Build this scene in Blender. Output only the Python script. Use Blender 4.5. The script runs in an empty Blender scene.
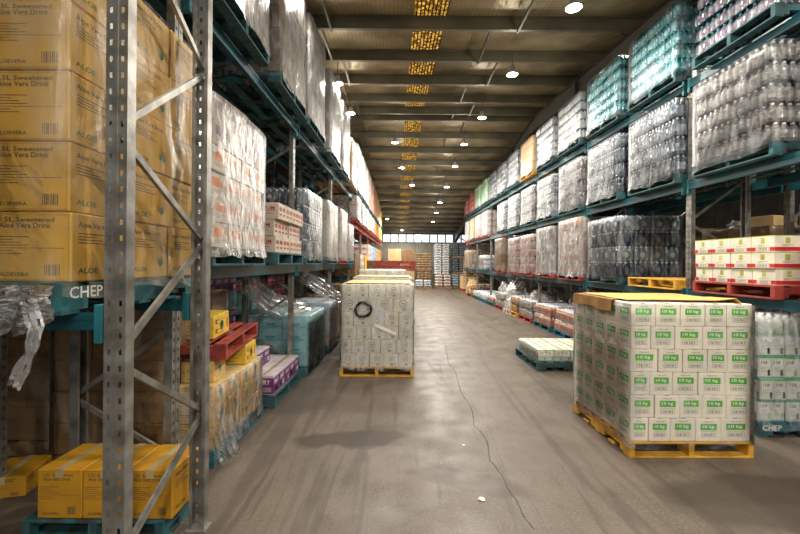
import bpy, math, random
from mathutils import Vector, Matrix, noise
random.seed(7)
R = random.Random(11)
PI = math.pi
sc = bpy.context.scene
COL = sc.collection

# ---------------------------------------------------------------- camera, world, light
cd = bpy.data.cameras.new('camera'); cam = bpy.data.objects.new('camera', cd); COL.objects.link(cam)
cam.location = (0, 0, 1.75); cam.rotation_euler = (PI/2, math.radians(-0.5), 0)
cd.sensor_width = 36; cd.lens = 18.0; cd.shift_y = -0.005; cd.clip_end = 300
sc.camera = cam
sc.view_settings.view_transform = 'Standard'; sc.view_settings.look = 'None'
sc.view_settings.gamma = 1; sc.view_settings.use_curve_mapping = False
sc.view_settings.exposure = -0.05
sc.cycles.use_denoising = True
sc.cycles.max_bounces = 7; sc.cycles.transparent_max_bounces = 16
sc.cycles.sample_clamp_indirect = 4.0
w = bpy.data.worlds.new('sky'); sc.world = w; w.use_nodes = True
w.node_tree.nodes['Background'].inputs[0].default_value = (0.94, 0.97, 1.0, 1)
w.node_tree.nodes['Background'].inputs[1].default_value = 1.5
def area_light(name, loc, rot, sx, sy, power, color=(1, 1, 1)):
    l = bpy.data.lights.new(name, 'AREA'); l.shape = 'RECTANGLE'; l.size = sx; l.size_y = sy
    l.energy = power; l.color = color
    o = bpy.data.objects.new(name, l); COL.objects.link(o); o.location = loc; o.rotation_euler = rot
    return o
# added fill light for the front faces, set in an unseen doorway behind
area_light('added_door_fill', (0.4, -8.8, 2.3), (PI/2, 0, 0), 7.0, 4.2, 28, (0.96, 0.98, 1.0))
LAMP_POWER = 132

# ---------------------------------------------------------------- materials
def lin(h):
    h = h.lstrip('#'); r = [int(h[i:i+2], 16)/255 for i in (0, 2, 4)]
    return tuple((c/12.92 if c <= .04045 else ((c+.055)/1.055)**2.4) for c in r) + (1,)
MATS = {}
def pm(name, c1, c2=None, scale=6, rough=.6, metal=0, bump=0, bscale=40, spec=.5, vary=.08, detail=4, stretch=(1, 1, 1), contrast=(.35, .65)):
    if name in MATS: return MATS[name]
    m = bpy.data.materials.new(name); m.use_nodes = True; nt = m.node_tree; N = nt.nodes; L = nt.links
    b = N['Principled BSDF']; b.inputs['Roughness'].default_value = rough; b.inputs['Metallic'].default_value = metal
    b.inputs['Specular IOR Level'].default_value = spec
    tc = N.new('ShaderNodeTexCoord'); mp = N.new('ShaderNodeMapping'); mp.inputs['Scale'].default_value = stretch
    oi = N.new('ShaderNodeObjectInfo'); add = N.new('ShaderNodeVectorMath'); add.operation = 'ADD'
    sc3 = N.new('ShaderNodeVectorMath'); sc3.operation = 'SCALE'; sc3.inputs['Scale'].default_value = 7
    cmb = N.new('ShaderNodeCombineXYZ')
    for k in range(3): L.new(oi.outputs['Random'], cmb.inputs[k])
    L.new(cmb.outputs[0], sc3.inputs[0]); L.new(tc.outputs['Object'], mp.inputs[0])
    L.new(mp.outputs[0], add.inputs[0]); L.new(sc3.outputs[0], add.inputs[1])
    ns = N.new('ShaderNodeTexNoise'); ns.inputs['Scale'].default_value = scale; ns.inputs['Detail'].default_value = detail
    L.new(add.outputs[0], ns.inputs['Vector'])
    mr = N.new('ShaderNodeMapRange'); mr.inputs[1].default_value = contrast[0]; mr.inputs[2].default_value = contrast[1]
    L.new(ns.outputs[0], mr.inputs[0])
    mx = N.new('ShaderNodeMix'); mx.data_type = 'RGBA'
    a = lin(c1); c = lin(c2) if c2 else tuple(x*.78 for x in a[:3]) + (1,)
    mx.inputs['A'].default_value = a; mx.inputs['B'].default_value = c
    L.new(mr.outputs[0], mx.inputs['Factor'])
    hs = N.new('ShaderNodeHueSaturation'); vr = N.new('ShaderNodeMapRange')
    vr.inputs[3].default_value = 1-vary; vr.inputs[4].default_value = 1+vary
    L.new(oi.outputs['Random'], vr.inputs[0]); L.new(vr.outputs[0], hs.inputs['Value'])
    L.new(mx.outputs['Result'], hs.inputs['Color']); L.new(hs.outputs[0], b.inputs['Base Color'])
    if bump:
        n2 = N.new('ShaderNodeTexNoise'); n2.inputs['Scale'].default_value = bscale; n2.inputs['Detail'].default_value = 3
        L.new(add.outputs[0], n2.inputs['Vector'])
        bp = N.new('ShaderNodeBump'); bp.inputs['Strength'].default_value = bump; bp.inputs['Distance'].default_value = .01
        L.new(n2.outputs[0], bp.inputs['Height']); L.new(bp.outputs[0], b.inputs['Normal'])
    MATS[name] = m
    return m
def film_mat(name, color='#e8ecf0', dens=.25, streak=.4, scale=7, rough=.26, stretch=(1, 1, .45), bump=.8):
    """clear stretch film: mostly see-through, milky and shiny where it is bunched"""
    if name in MATS: return MATS[name]
    m = bpy.data.materials.new(name); m.use_nodes = True; nt = m.node_tree; N = nt.nodes; L = nt.links
    out = N['Material Output']; b = N['Principled BSDF']
    b.inputs['Base Color'].default_value = lin(color); b.inputs['Roughness'].default_value = rough
    b.inputs['Specular IOR Level'].default_value = .55
    tc = N.new('ShaderNodeTexCoord'); oi = N.new('ShaderNodeObjectInfo')
    mp = N.new('ShaderNodeMapping'); mp.inputs['Scale'].default_value = stretch; mp.inputs['Rotation'].default_value = (.25, .2, 0)
    L.new(tc.outputs['Object'], mp.inputs[0])
    ns = N.new('ShaderNodeTexNoise'); ns.noise_dimensions = '4D'; ns.inputs['Scale'].default_value = scale
    ns.inputs['Detail'].default_value = 5; ns.inputs['Distortion'].default_value = 1.4
    w_ = N.new('ShaderNodeMath'); w_.operation = 'MULTIPLY'; w_.inputs[1].default_value = 30
    L.new(oi.outputs['Random'], w_.inputs[0]); L.new(w_.outputs[0], ns.inputs['W']); L.new(mp.outputs[0], ns.inputs['Vector'])
    mr = N.new('ShaderNodeMapRange'); mr.inputs[1].default_value = .46; mr.inputs[2].default_value = .70
    mr.inputs[3].default_value = dens; mr.inputs[4].default_value = min(1, dens+streak); L.new(ns.outputs[0], mr.inputs[0])
    bp = N.new('ShaderNodeBump'); bp.inputs['Strength'].default_value = bump; bp.inputs['Distance'].default_value = .05
    L.new(ns.outputs[0], bp.inputs['Height']); L.new(bp.outputs[0], b.inputs['Normal'])
    tr = N.new('ShaderNodeBsdfTransparent'); mx = N.new('ShaderNodeMixShader')
    gl = N.new('ShaderNodeBsdfGlossy'); gl.inputs['Roughness'].default_value = .30; gl.inputs['Color'].default_value = (.8, .8, .8, 1); L.new(bp.outputs[0], gl.inputs['Normal'])
    lw = N.new('ShaderNodeFresnel'); lw.inputs['IOR'].default_value = 1.27; L.new(bp.outputs[0], lw.inputs['Normal'])
    m2 = N.new('ShaderNodeMixShader')
    L.new(mr.outputs[0], mx.inputs[0]); L.new(tr.outputs[0], mx.inputs[1]); L.new(b.outputs[0], mx.inputs[2])
    L.new(lw.outputs[0], m2.inputs[0]); L.new(mx.outputs[0], m2.inputs[1]); L.new(gl.outputs[0], m2.inputs[2])
    L.new(m2.outputs[0], out.inputs['Surface'])
    MATS[name] = m
    return m

M_STEEL = pm('galvanised_steel', '#a3a19b', '#77746c', 9, .42, .7, .15, 60, vary=.04)
M_TEAL = pm('teal_beam_paint', '#10505a', '#0b3a43', 5, .4, 0, .05, vary=.06)
M_TEALB = pm('teal_bright_paint', '#1c666e', '#15525a', 5, .5)
M_RED = pm('red_beam_paint', '#b0391f', '#8a2b18', 5, .5)
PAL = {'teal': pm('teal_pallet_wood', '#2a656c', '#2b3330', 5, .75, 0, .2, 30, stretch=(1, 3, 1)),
       'blue': pm('blue_pallet_wood', '#2b6f8e', '#1f5266', 8, .75, 0, .2, 30),
       'red': pm('red_pallet_wood', '#a8402f', '#7a2c22', 8, .75, 0, .2, 30),
       'yellow': pm('yellow_pallet_wood', '#d9a63a', '#b07f28', 8, .75, 0, .2, 30),
       'bare': pm('bare_pallet_wood', '#9a7c55', '#6f5638', 8, .8, 0, .2, 30)}
M_FILM = film_mat('stretch_film', dens=.03, streak=.30)
M_FILM_PACK = film_mat('pack_stretch_film', dens=.0, streak=.16, scale=5, bump=.3, rough=.2)
M_FILM_THIN = film_mat('thin_stretch_film', dens=.01, streak=.14, scale=4, bump=.35)
M_FILM_WARM = film_mat('thin_warm_film', '#e8dcc0', dens=.0, streak=.22, scale=3.2)
M_FILM_MILK = film_mat('milky_stretch_film', '#e6e8ec', dens=.10, streak=.40)
M_FILM_HEAVY = film_mat('bunched_film', '#d9d8d6', dens=.22, streak=.5, scale=9)
M_WHITE = pm('white_print', '#f2f2ee', '#e4e4de', 5, .7)
M_BLACK = pm('black_print', '#2a2522', '#1c1816', 5, .6)
M_DARK = pm('dark_print', '#54463a', '#40342a', 5, .7)

# ---------------------------------------------------------------- mesh builder
FONT_CACHE = {}
def text_tris(s):
    if s in FONT_CACHE: return FONT_CACHE[s]
    cu = bpy.data.curves.new('t', 'FONT'); cu.body = s; cu.resolution_u = 2; cu.align_x = 'CENTER'; cu.offset = .012
    o = bpy.data.objects.new('t', cu); COL.objects.link(o)
    me = bpy.data.meshes.new_from_object(o)
    vs = [tuple(v.co) for v in me.vertices]; fs = [tuple(p.vertices) for p in me.polygons]
    bpy.data.objects.remove(o); bpy.data.curves.remove(cu); bpy.data.meshes.remove(me)
    xs = [v[0] for v in vs]; ys = [v[1] for v in vs]; x0, x1, y0, y1 = min(xs), max(xs), min(ys), max(ys)
    vs = [((v[0]-x0)/(x1-x0), (v[1]-y0)/(y1-y0)) for v in vs]
    FONT_CACHE[s] = (vs, fs); return FONT_CACHE[s]
class MB:
    def __init__(s): s.v = []; s.f = []; s.m = []; s.sm = []
    def face(s, pts, mi=0, smooth=False):
        n = len(s.v); s.v += [tuple(p) for p in pts]; s.f.append(tuple(range(n, n+len(pts)))); s.m.append(mi); s.sm.append(smooth)
    def box(s, x0, x1, y0, y1, z0, z1, mi=0, faces='xXyYzZ'):
        n = len(s.v)
        s.v += [(x0,y0,z0),(x1,y0,z0),(x1,y1,z0),(x0,y1,z0),(x0,y0,z1),(x1,y0,z1),(x1,y1,z1),(x0,y1,z1)]
        F = {'z':(0,3,2,1),'Z':(4,5,6,7),'y':(0,1,5,4),'X':(1,2,6,5),'Y':(2,3,7,6),'x':(3,0,4,7)}
        for k in faces: s.f.append(tuple(n+i for i in F[k])); s.m.append(mi); s.sm.append(False)
    def bbox(s, x0, x1, y0, y1, z0, z1, b, mi=0):
        """box with chamfered edges"""
        n = len(s.v)
        P = []
        for (X, sx) in ((x0, 1), (x1, -1)):
            for (Y, sy) in ((y0, 1), (y1, -1)):
                for (Z, sz) in ((z0, 1), (z1, -1)):
                    P += [(X, Y+sy*b, Z+sz*b), (X+sx*b, Y, Z+sz*b), (X+sx*b, Y+sy*b, Z)]
        s.v += P
        def id(i, j, k, a): return n + ((i*2+j)*2+k)*3 + a
        q = []
        for i in (0, 1):
            q.append([id(i,0,0,0), id(i,1,0,0), id(i,1,1,0), id(i,0,1,0)])
            q.append([id(0,i,0,1), id(1,i,0,1), id(1,i,1,1), id(0,i,1,1)])
            q.append([id(0,0,i,2), id(1,0,i,2), id(1,1,i,2), id(0,1,i,2)])
        for i in (0, 1):
            for j in (0, 1):
                q.append([id(i,j,0,0), id(i,j,1,0), id(i,j,1,1), id(i,j,0,1)])
                q.append([id(i,0,j,0), id(i,1,j,0), id(i,1,j,2), id(i,0,j,2)])
                q.append([id(0,i,j,1), id(1,i,j,1), id(1,i,j,2), id(0,i,j,2)])
                for k in (0, 1): q.append([id(i,j,k,0), id(i,j,k,1), id(i,j,k,2)])
        c = Vector(((x0+x1)/2, (y0+y1)/2, (z0+z1)/2))
        for f in q:
            p = [Vector(s.v[i]) for i in f]
            nn = (p[1]-p[0]).cross(p[2]-p[0]); ce = sum(p, Vector())/len(p)
            if nn.dot(ce-c) < 0: f = f[::-1]
            s.f.append(tuple(f)); s.m.append(mi); s.sm.append(False)
    def cyl(s, cx, cy, prof, seg=8, cap=True, a0=0):
        """lathe about z; prof = [(r, z, mat_of_band_above)]"""
        n = len(s.v); k = len(prof)
        for (r, z, _) in prof:
            for i in range(seg):
                a = a0+2*PI*i/seg; s.v.append((cx+r*math.cos(a), cy+r*math.sin(a), z))
        for j in range(k-1):
            for i in range(seg):
                i2 = (i+1) % seg
                s.f.append((n+j*seg+i, n+j*seg+i2, n+(j+1)*seg+i2, n+(j+1)*seg+i)); s.m.append(prof[j][2]); s.sm.append(True)
        if cap:
            s.f.append(tuple(n+(k-1)*seg+i for i in range(seg))); s.m.append(prof[-1][2]); s.sm.append(False)
    def bar(s, a, b, wd, ht=None, mi=0, up=Vector((0, 0, 1))):
        a = Vector(a); b = Vector(b); d = (b-a).normalized(); ht = ht or wd
        if abs(d.dot(up)) > .98: up = Vector((1, 0, 0))
        u = d.cross(up).normalized()*wd/2; v = d.cross(u).normalized()*ht/2
        A = [a+u+v, a-u+v, a-u-v, a+u-v]; B = [p+(b-a) for p in A]
        n = len(s.v); s.v += [tuple(p) for p in A+B]
        for f in ((0,1,2,3), (7,6,5,4), (0,4,5,1), (1,5,6,2), (2,6,7,3), (3,7,4,0)):
            s.f.append(tuple(n+i for i in f)); s.m.append(mi); s.sm.append(False)
    def tube(s, pts, r, seg=7, mi=0, closed=False):
        n = len(s.v); pts = [Vector(p) for p in pts]; k = len(pts)
        for j, p in enumerate(pts):
            d = (pts[(j+1) % k]-pts[j-1]) if closed else (pts[min(j+1, k-1)]-pts[max(j-1, 0)])
            d.normalize(); u = d.orthogonal() if abs(d.z) > .9 else d.cross(Vector((0, 0, 1))); u.normalize(); v = d.cross(u)
            for i in range(seg):
                a = 2*PI*i/seg; q = p+(u*math.cos(a)+v*math.sin(a))*r; s.v.append(tuple(q))
        for j in range(k if closed else k-1):
            for i in range(seg):
                j2 = (j+1) % k; i2 = (i+1) % seg
                s.f.append((n+j*seg+i, n+j*seg+i2, n+j2*seg+i2, n+j2*seg+i)); s.m.append(mi); s.sm.append(True)
    def mesh(s, name, mats):
        me = bpy.data.meshes.new(name); me.from_pydata(s.v, [], s.f)
        for m in mats: me.materials.append(m)
        me.polygons.foreach_set('material_index', s.m); me.polygons.foreach_set('use_smooth', s.sm)
        me.update(); return me
def obj(name, me, parent=None, loc=(0, 0, 0), rot=(0, 0, 0)):
    o = bpy.data.objects.new(name, me); COL.objects.link(o)
    if parent: o.parent = parent
    o.location = loc; o.rotation_euler = rot
    return o
LABELS = {}
def tag(o, label, cat, group=None, kind=None):
    if label:
        nw = len(label.split())
        if nw > 16: print('LONG', nw, label)
        if kind is None and not group and label in LABELS: print('DUP', label)
        LABELS[label] = 1; o['label'] = label
    if cat: o['category'] = cat
    if group: o['group'] = group
    if kind: o['kind'] = kind
    return o
def struct(o): o['kind'] = 'structure'; return o
ORD = ['zeroth', 'first', 'second', 'third', 'fourth', 'fifth', 'sixth', 'seventh', 'eighth', 'ninth', 'tenth', 'eleventh', 'twelfth', 'thirteenth', 'fourteenth', 'fifteenth', 'sixteenth']

# ---------------------------------------------------------------- frames of the two rack rows (they are not quite parallel)
SIDE = {'L': (Matrix.Rotation(-math.atan(.0125), 4, 'Z'), -1), 'R': (Matrix.Rotation(math.atan(.010), 4, 'Z'), 1), 'W': (Matrix.Identity(4), 1)}
def at(side, x, y, z):
    M, s = SIDE[side]; p = M @ Vector((x, y, z)); return p
def rz(side): return SIDE[side][0].to_euler().z

# ---------------------------------------------------------------- meshes of goods
CACHE = {}
def cached(key, fn):
    if key not in CACHE: CACHE[key] = fn()
    return CACHE[key]

def put_rect(mb, face, W, D, H, u0, v0, u1, v1, mi, off=.0008):
    """rectangle on a face of a box centred on x, y with base at 0"""
    def P(u, v):
        if face == 'y': return ((u-.5)*W, -D/2-off, v*H)
        if face == 'Y': return ((.5-u)*W, D/2+off, v*H)
        if face == 'x': return (-W/2-off, (.5-u)*D, v*H)
        if face == 'X': return (W/2+off, (u-.5)*D, v*H)
        return ((u-.5)*W, (v-.5)*D, H+off)
    mb.face([P(u0, v0), P(u1, v0), P(u1, v1), P(u0, v1)], mi)
def put_text(mb, s, face, W, D, H, u0, v0, u1, v1, mi, off=.0012):
    vs, fs = text_tris(s)
    def P(u, v):
        if face == 'y': return ((u-.5)*W, -D/2-off, v*H)
        if face == 'Y': return ((.5-u)*W, D/2+off, v*H)
        if face == 'x': return (-W/2-off, (.5-u)*D, v*H)
        if face == 'X': return (W/2+off, (u-.5)*D, v*H)
        return ((u-.5)*W, (v-.5)*D, H+off)
    n = len(mb.v)
    mb.v += [P(u0+(u1-u0)*a, v0+(v1-v0)*b) for a, b in vs]
    for f in fs: mb.f.append(tuple(n+i for i in f)); mb.m.append(mi); mb.sm.append(False)

def carton_mesh(style, W, D, H, tape=True):
    key = ('carton', style, round(W, 3), round(D, 3), round(H, 3), tape)
    def mk():
        st = CARTON[style]; mb = MB()
        mb.bbox(-W/2, W/2, -D/2, D/2, 0, H, min(.006, H*.04), 0)
        # flap seam and tape on top
        mb.box(-.0025, .0025, -D/2+.004, D/2-.004, H-.001, H+.0006, 1, 'Z')
        if tape: mb.box(-.022, .022, -D/2, D/2, H, H+.0012, 2, 'XxyYZ')
        for fc in 'xXyY':
            st['print'](mb, fc, W, D, H)
        return mb.mesh(style+'_carton', st['mats'])
    return cached(key, mk)
def taped(name, style, W, D, H, loc, rot):
    # carton with its packing tape as a part: along the top seam and folded down both ends
    o = obj(name, carton_mesh(style, W, D, H, False), None, loc, rot)
    def mk():
        q = MB(); q.box(-.024, .024, -D/2-.0016, D/2+.0016, H, H+.0016, 0); q.box(-.024, .024, -D/2-.0018, -D/2-.0006, H-.05, H+.0016, 0); q.box(-.024, .024, D/2+.0006, D/2+.0018, H-.05, H+.0016, 0)
        return q.mesh('packing_tape', [MATS['packing_tape']])
    obj('packing_tape', cached(('tape', round(D, 3), round(H, 3)), mk), o)
    return o
def bars(mb, fc, W, D, H, u0, v0, u1, v1, mi, n=7):
    for i in range(n):
        a = u0+(u1-u0)*i/n; wdt = (u1-u0)/n*(.35+.35*((i*7) % 3)/2)
        put_rect(mb, fc, W, D, H, a, v0, a+wdt, v1, mi)
def lines(mb, fc, W, D, H, u0, u1, vs, mi, th=.018):
    for k, v in enumerate(vs):
        put_rect(mb, fc, W, D, H, u0, v, u0+(u1-u0)*(1-.22*((k*5) % 3)), v+th, mi)
def frame_rect(mb, fc, W, D, H, u0, v0, u1, v1, mi, t=.012):
    put_rect(mb, fc, W, D, H, u0, v0, u1, v0+t*1.3, mi); put_rect(mb, fc, W, D, H, u0, v1-t*1.3, u1, v1, mi)
    put_rect(mb, fc, W, D, H, u0, v0, u0+t, v1, mi); put_rect(mb, fc, W, D, H, u1-t, v0, u1, v1, mi)
def p_green(mb, fc, W, D, H):
    put_rect(mb, fc, W, D, H, .17, .50, .83, .78, 3); put_text(mb, 'Natural', fc, W, D, H, .33, .84, .67, .90, 4)
    put_text(mb, '10 kg', fc, W, D, H, .26, .56, .72, .72, 5)
    put_rect(mb, fc, W, D, H, .20, .44, .80, .46, 3)
    frame_rect(mb, fc, W, D, H, .20, .20, .80, .38, 4); bars(mb, fc, W, D, H, .25, .24, .75, .34, 4, 8)
def p_white(mb, fc, W, D, H):
    n = 12
    for i in range(n):     # printed ring
        a = 2*PI*i/n; b = 2*PI*(i+1)/n; pts = []
        for (r, q) in ((.20, a), (.20, b), (.155, b), (.155, a)):
            wd = W if fc in 'yY' else D
            pts.append((.5+r*math.cos(q), .62+r*math.sin(q)*wd/H))
        def P(u, v):
            if fc == 'y': return ((u-.5)*W, -D/2-.0008, v*H)
            if fc == 'Y': return ((.5-u)*W, D/2+.0008, v*H)
            if fc == 'x': return (-W/2-.0008, (.5-u)*D, v*H)
            return (W/2+.0008, (u-.5)*D, v*H)
        mb.face([P(*p) for p in pts], 3)
    put_rect(mb, fc, W, D, H, .42, .56, .58, .66, 3); put_rect(mb, fc, W, D, H, .45, .12, .66, .26, 4)
    put_rect(mb, fc, W, D, H, .2, .30, .8, .32, 3)
def p_yellow(mb, fc, W, D, H):
    if fc in 'yY':
        put_text(mb, '1.5L Sweetened', fc, W, D, H, .14, .86, .80, .925, 3)
        put_text(mb, 'Aloe Vera Drink', fc, W, D, H, .14, .77, .76, .845, 3)
        lines(mb, fc, W, D, H, .05, .5, (.64, .60, .56, .52, .44, .40), 3, .010)
        put_rect(mb, fc, W, D, H, .05, .48, .92, .487, 3)
        bars(mb, fc, W, D, H, .68, .09, .88, .25, 3, 8); put_text(mb, 'ALOEVERA', fc, W, D, H, .13, .08, .50, .135, 3)
        frame_rect(mb, fc, W, D, H, .03, .03, .97, .97, 5, .004)
    else:
        put_text(mb, 'Aloe Vera Drink', fc, W, D, H, .10, .80, .80, .88, 3)
        lines(mb, fc, W, D, H, .1, .62, (.70, .655, .61, .565), 3, .014)
        # green aloe plant emblem
        for k in range(7):
            a = math.radians(-60+20*k); cx, cy = .78, .22; r = .26
            tip = (cx+math.sin(a)*r*.6, cy+math.cos(a)*r); n = (math.cos(a)*.018, -math.sin(a)*.018)
            def P(u, v):
                if fc == 'x': return (-W/2-.0012, (.5-u)*D, v*H)
                return (W/2+.0012, (u-.5)*D, v*H)
            mb.face([P(cx-n[0], cy-n[1]), P(cx+n[0], cy+n[1]), P(*tip)], 4)
        put_text(mb, 'ALOE', fc, W, D, H, .1, .12, .42, .2, 4)
def p_yellow_fruit(mb, fc, W, D, H):
    if fc in 'yY': put_rect(mb, fc, W, D, H, 0, .5, 1, .515, 3)
    for (a, b) in ((.56, .74), (.14, .32)):
        put_text(mb, 'Aloe Vera', fc, W, D, H, .2, b, .7, b+.07, 5)
        put_rect(mb, fc, W, D, H, .2, a+.02, .62, a+.05, 3)
    if fc in 'xX':
        for k, (u, v) in enumerate(((.15, .3), (.15, .72))): put_rect(mb, fc, W, D, H, u-.06, v-.1, u+.06, v+.1, 5)
        for k, (u, v) in enumerate(((.5, .35), (.5, .6), (.46, .48), (.55, .48))): put_rect(mb, fc, W, D, H, u-.07, v-.09, u+.07, v+.09, 4)
        put_rect(mb, fc, W, D, H, .82, .25, .9, .7, 5)
def p_red_band(mb, fc, W, D, H):
    put_rect(mb, fc, W, D, H, 0, .06, .20, .30, 3); put_rect(mb, fc, W, D, H, .80, .06, 1, .30, 3)
    if fc in 'yY': put_rect(mb, fc, W, D, H, .2, .06, .8, .30, 3)
    else: frame_rect(mb, fc, W, D, H, .24, .06, .76, .30, 5); bars(mb, fc, W, D, H, .3, .1, .7, .26, 5, 9)
    put_rect(mb, fc, W, D, H, .42, .52, .60, .86, 4); put_rect(mb, fc, W, D, H, .505, .52, .515, .86, 0); put_rect(mb, fc, W, D, H, .42, .68, .60, .70, 0)
    put_rect(mb, fc, W, D, H, 0, .95, 1, 1, 4)
    lines(mb, fc, W, D, H, .3, .75, (.42, .37), 5, .02)
def p_redlabel(mb, fc, W, D, H):
    if fc in 'yY': put_text(mb, 'PREMIUM', fc, W, D, H, .14, .55, .86, .78, 3); put_rect(mb, fc, W, D, H, .1, .5, .9, .53, 3); lines(mb, fc, W, D, H, .15, .8, (.33, .26), 4, .035)
    else:
        for u in (.08, .56): put_rect(mb, fc, W, D, H, u, .52, u+.34, .76, 3); put_rect(mb, fc, W, D, H, u+.02, .24, u+.32, .36, 4); put_rect(mb, fc, W, D, H, u+.05, .6, u+.29, .63, 0)
def p_orange(mb, fc, W, D, H):
    put_rect(mb, fc, W, D, H, .14, .42, .62, .78, 3); put_rect(mb, fc, W, D, H, .7, .45, .88, .7, 3); lines(mb, fc, W, D, H, .15, .8, (.28, .2), 4, .03)
def p_purplesh(mb, fc, W, D, H):
    put_rect(mb, fc, W, D, H, 0, .05, 1, .88, 3); put_text(mb, 'DAIRY', fc, W, D, H, .15, .55, .85, .78, 5)
    put_rect(mb, fc, W, D, H, .1, .2, .45, .42, 4); put_rect(mb, fc, W, D, H, .55, .15, .9, .4, 5)
def p_tealbox(mb, fc, W, D, H):
    put_text(mb, 'MILK', fc, W, D, H, .2, .5, .8, .78, 5); put_rect(mb, fc, W, D, H, .08, .1, .92, .16, 3); put_rect(mb, fc, W, D, H, .3, .22, .7, .4, 3)
def p_brown(mb, fc, W, D, H):
    put_rect(mb, fc, W, D, H, .25, .45, .75, .68, 3); lines(mb, fc, W, D, H, .2, .7, (.3, .22), 3, .03)
def p_plain(mb, fc, W, D, H):
    lines(mb, fc, W, D, H, .3, .7, (.6, .5), 3, .03)
def p_uht(mb, fc, W, D, H):
    # milk-bottle tray: white cartons with green corner and black lettering
    put_rect(mb, fc, W, D, H, 0, .92, 1, 1, 4)
    for u in (.06, .55):
        put_rect(mb, fc, W, D, H, u, .12, u+.39, .86, 3); put_text(mb, '158', fc, W, D, H, u+.05, .66, u+.28, .80, 5)
        put_rect(mb, fc, W, D, H, u+.3, .12, u+.39, .4, 4); lines(mb, fc, W, D, H, u+.05, u+.33, (.5, .44, .38, .3), 5, .012)
    put_rect(mb, fc, W, D, H, 0, .0, 1, .07, 6)
def cm(n, base, *extra, rough=.7, shade=None, bump=.12):
    return [pm(n+'_board', base, shade, 5, rough, 0, bump, 18, vary=.06), M_DARK, pm('packing_tape', '#b8a67c', '#a08c60', 5, .3)] + list(extra)
P_GREEN = pm('green_print', '#63b53c', '#529f30', 12, .6, vary=.05)
P_GREY = pm('grey_print', '#8a877c', '#7b786e', 5, .7)
P_RED = pm('red_print', '#c4242a', '#a81c22', 5, .6)
P_LIME = pm('olive_print', '#b3b94e', '#9da63e', 5, .6)
P_RUST = pm('rust_print', '#a5382c', '#8d2e24', 5, .6)
P_ORANGE = pm('orange_print', '#de8c4a', '#cf7a38', 5, .6)
P_PURPLE = pm('purple_print', '#7d2f76', '#662263', 5, .5)
P_TEAL = pm('teal_print', '#3f9aa3', '#2e7f88', 5, .5)
P_DKGREEN = pm('dark_green_print', '#2a5c3a', '#234d30', 5, .6)
P_SALMON = pm('salmon_print', '#cf7d62', '#c26a50', 5, .6)
CARTON = {
 'green': dict(mats=cm('white_green', '#ede2d0', P_GREEN, P_GREY, M_WHITE, shade='#dfd7c9'), print=p_green),
 'white': dict(mats=cm('off_white', '#d8d0be', P_GREY, P_GREY, shade='#c8c1b0'), print=p_white),
 'yellow': dict(mats=cm('yellow', '#b98f3a', M_DARK, P_DKGREEN, pm('yellow_edge', '#8f6a22')), print=p_yellow),
 'yellowb': dict(mats=cm('bright_yellow', '#b98410', M_DARK, P_DKGREEN, pm('yellow_edge', '#8f6a22')), print=p_yellow),
 'fruit': dict(mats=cm('lemon', '#e0b838', M_DARK, P_DKGREEN, P_RUST), print=p_yellow_fruit),
 'fruitpale': dict(mats=cm('pale_lemon', '#cfae66', M_DARK, P_TEAL, P_ORANGE), print=p_yellow_fruit),
 'redband': dict(mats=cm('cream', '#e6ddcb', P_RED, P_LIME, P_GREY), print=p_red_band),
 'redlabel': dict(mats=cm('kraft_white', '#cdbfae', P_RUST, P_RUST), print=p_redlabel),
 'orange': dict(mats=cm('pale', '#cfc4b6', P_ORANGE, P_GREY, shade='#bcb0a4'), print=p_orange),
 'mauve': dict(mats=cm('mauve_white', '#b9aaa2', pm('mauve_print', '#7a6670'), P_GREY), print=p_orange),
 'purple': dict(mats=cm('purple_white', '#cfc3c8', P_PURPLE, P_TEAL, M_WHITE), print=p_purplesh),
 'teal': dict(mats=cm('teal_card', '#86b4b6', P_TEAL, P_TEAL, pm('pale_teal_print', '#9cc4c6'), shade='#739fa3'), print=p_tealbox),
 'tealred': dict(mats=cm('teal_red', '#2f8c94', P_RED, M_WHITE, M_WHITE), print=p_purplesh),
 'redwhite': dict(mats=cm('redwhite', '#c9bdb4', P_RED, P_TEAL, M_WHITE), print=p_tealbox),
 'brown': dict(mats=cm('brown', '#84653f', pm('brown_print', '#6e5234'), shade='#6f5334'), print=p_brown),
 'tan': dict(mats=cm('tan', '#c9ab7c', pm('tan_print', '#a58a5c'), shade='#b99a6b'), print=p_plain),
 'taupe': dict(mats=cm('taupe', '#8e7f6c', pm('taupe_print', '#6b5d4b'), shade='#7a6c5a'), print=p_brown),
 'taupered': dict(mats=cm('taupe_red', '#ad9c84', P_SALMON, P_SALMON, shade='#9c8a72'), print=p_brown),
 'greywhite': dict(mats=cm('grey_white', '#b5ada2', P_GREY, shade='#9f978c'), print=p_plain),
 'redcard': dict(mats=cm('red_card', '#d0443a', M_WHITE, shade='#a02a24'), print=p_brown),
 'greencard': dict(mats=cm('green_card', '#6fc58a', M_WHITE, shade='#d5dccf'), print=p_plain),
 'orangecard': dict(mats=cm('orange_card', '#cf7a3a', pm('orange_print2', '#b5602a')), print=p_plain),
 'goldcard': dict(mats=cm('gold_card', '#d8a630', pm('gold_print', '#b88420')), print=p_plain),
 'bluecard': dict(mats=cm('blue_white', '#b9c6d2', pm('blue_print', '#4f7ca4'), shade='#a8b6c4'), print=p_brown),
 'lime': dict(mats=cm('lime', '#b4d94a', P_GREEN), print=p_plain),
 'uht': dict(mats=[pm('uht_board', '#cfcfc4', '#bdbdb0', 5, .6), M_DARK, pm('uht_top', '#d9d8ce'), pm('uht_white', '#dcdad0', '#cfccc0', 5, .55), P_GREEN, M_DARK, pm('uht_teal_edge', '#5aa3ac')], print=p_uht),
}

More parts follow.
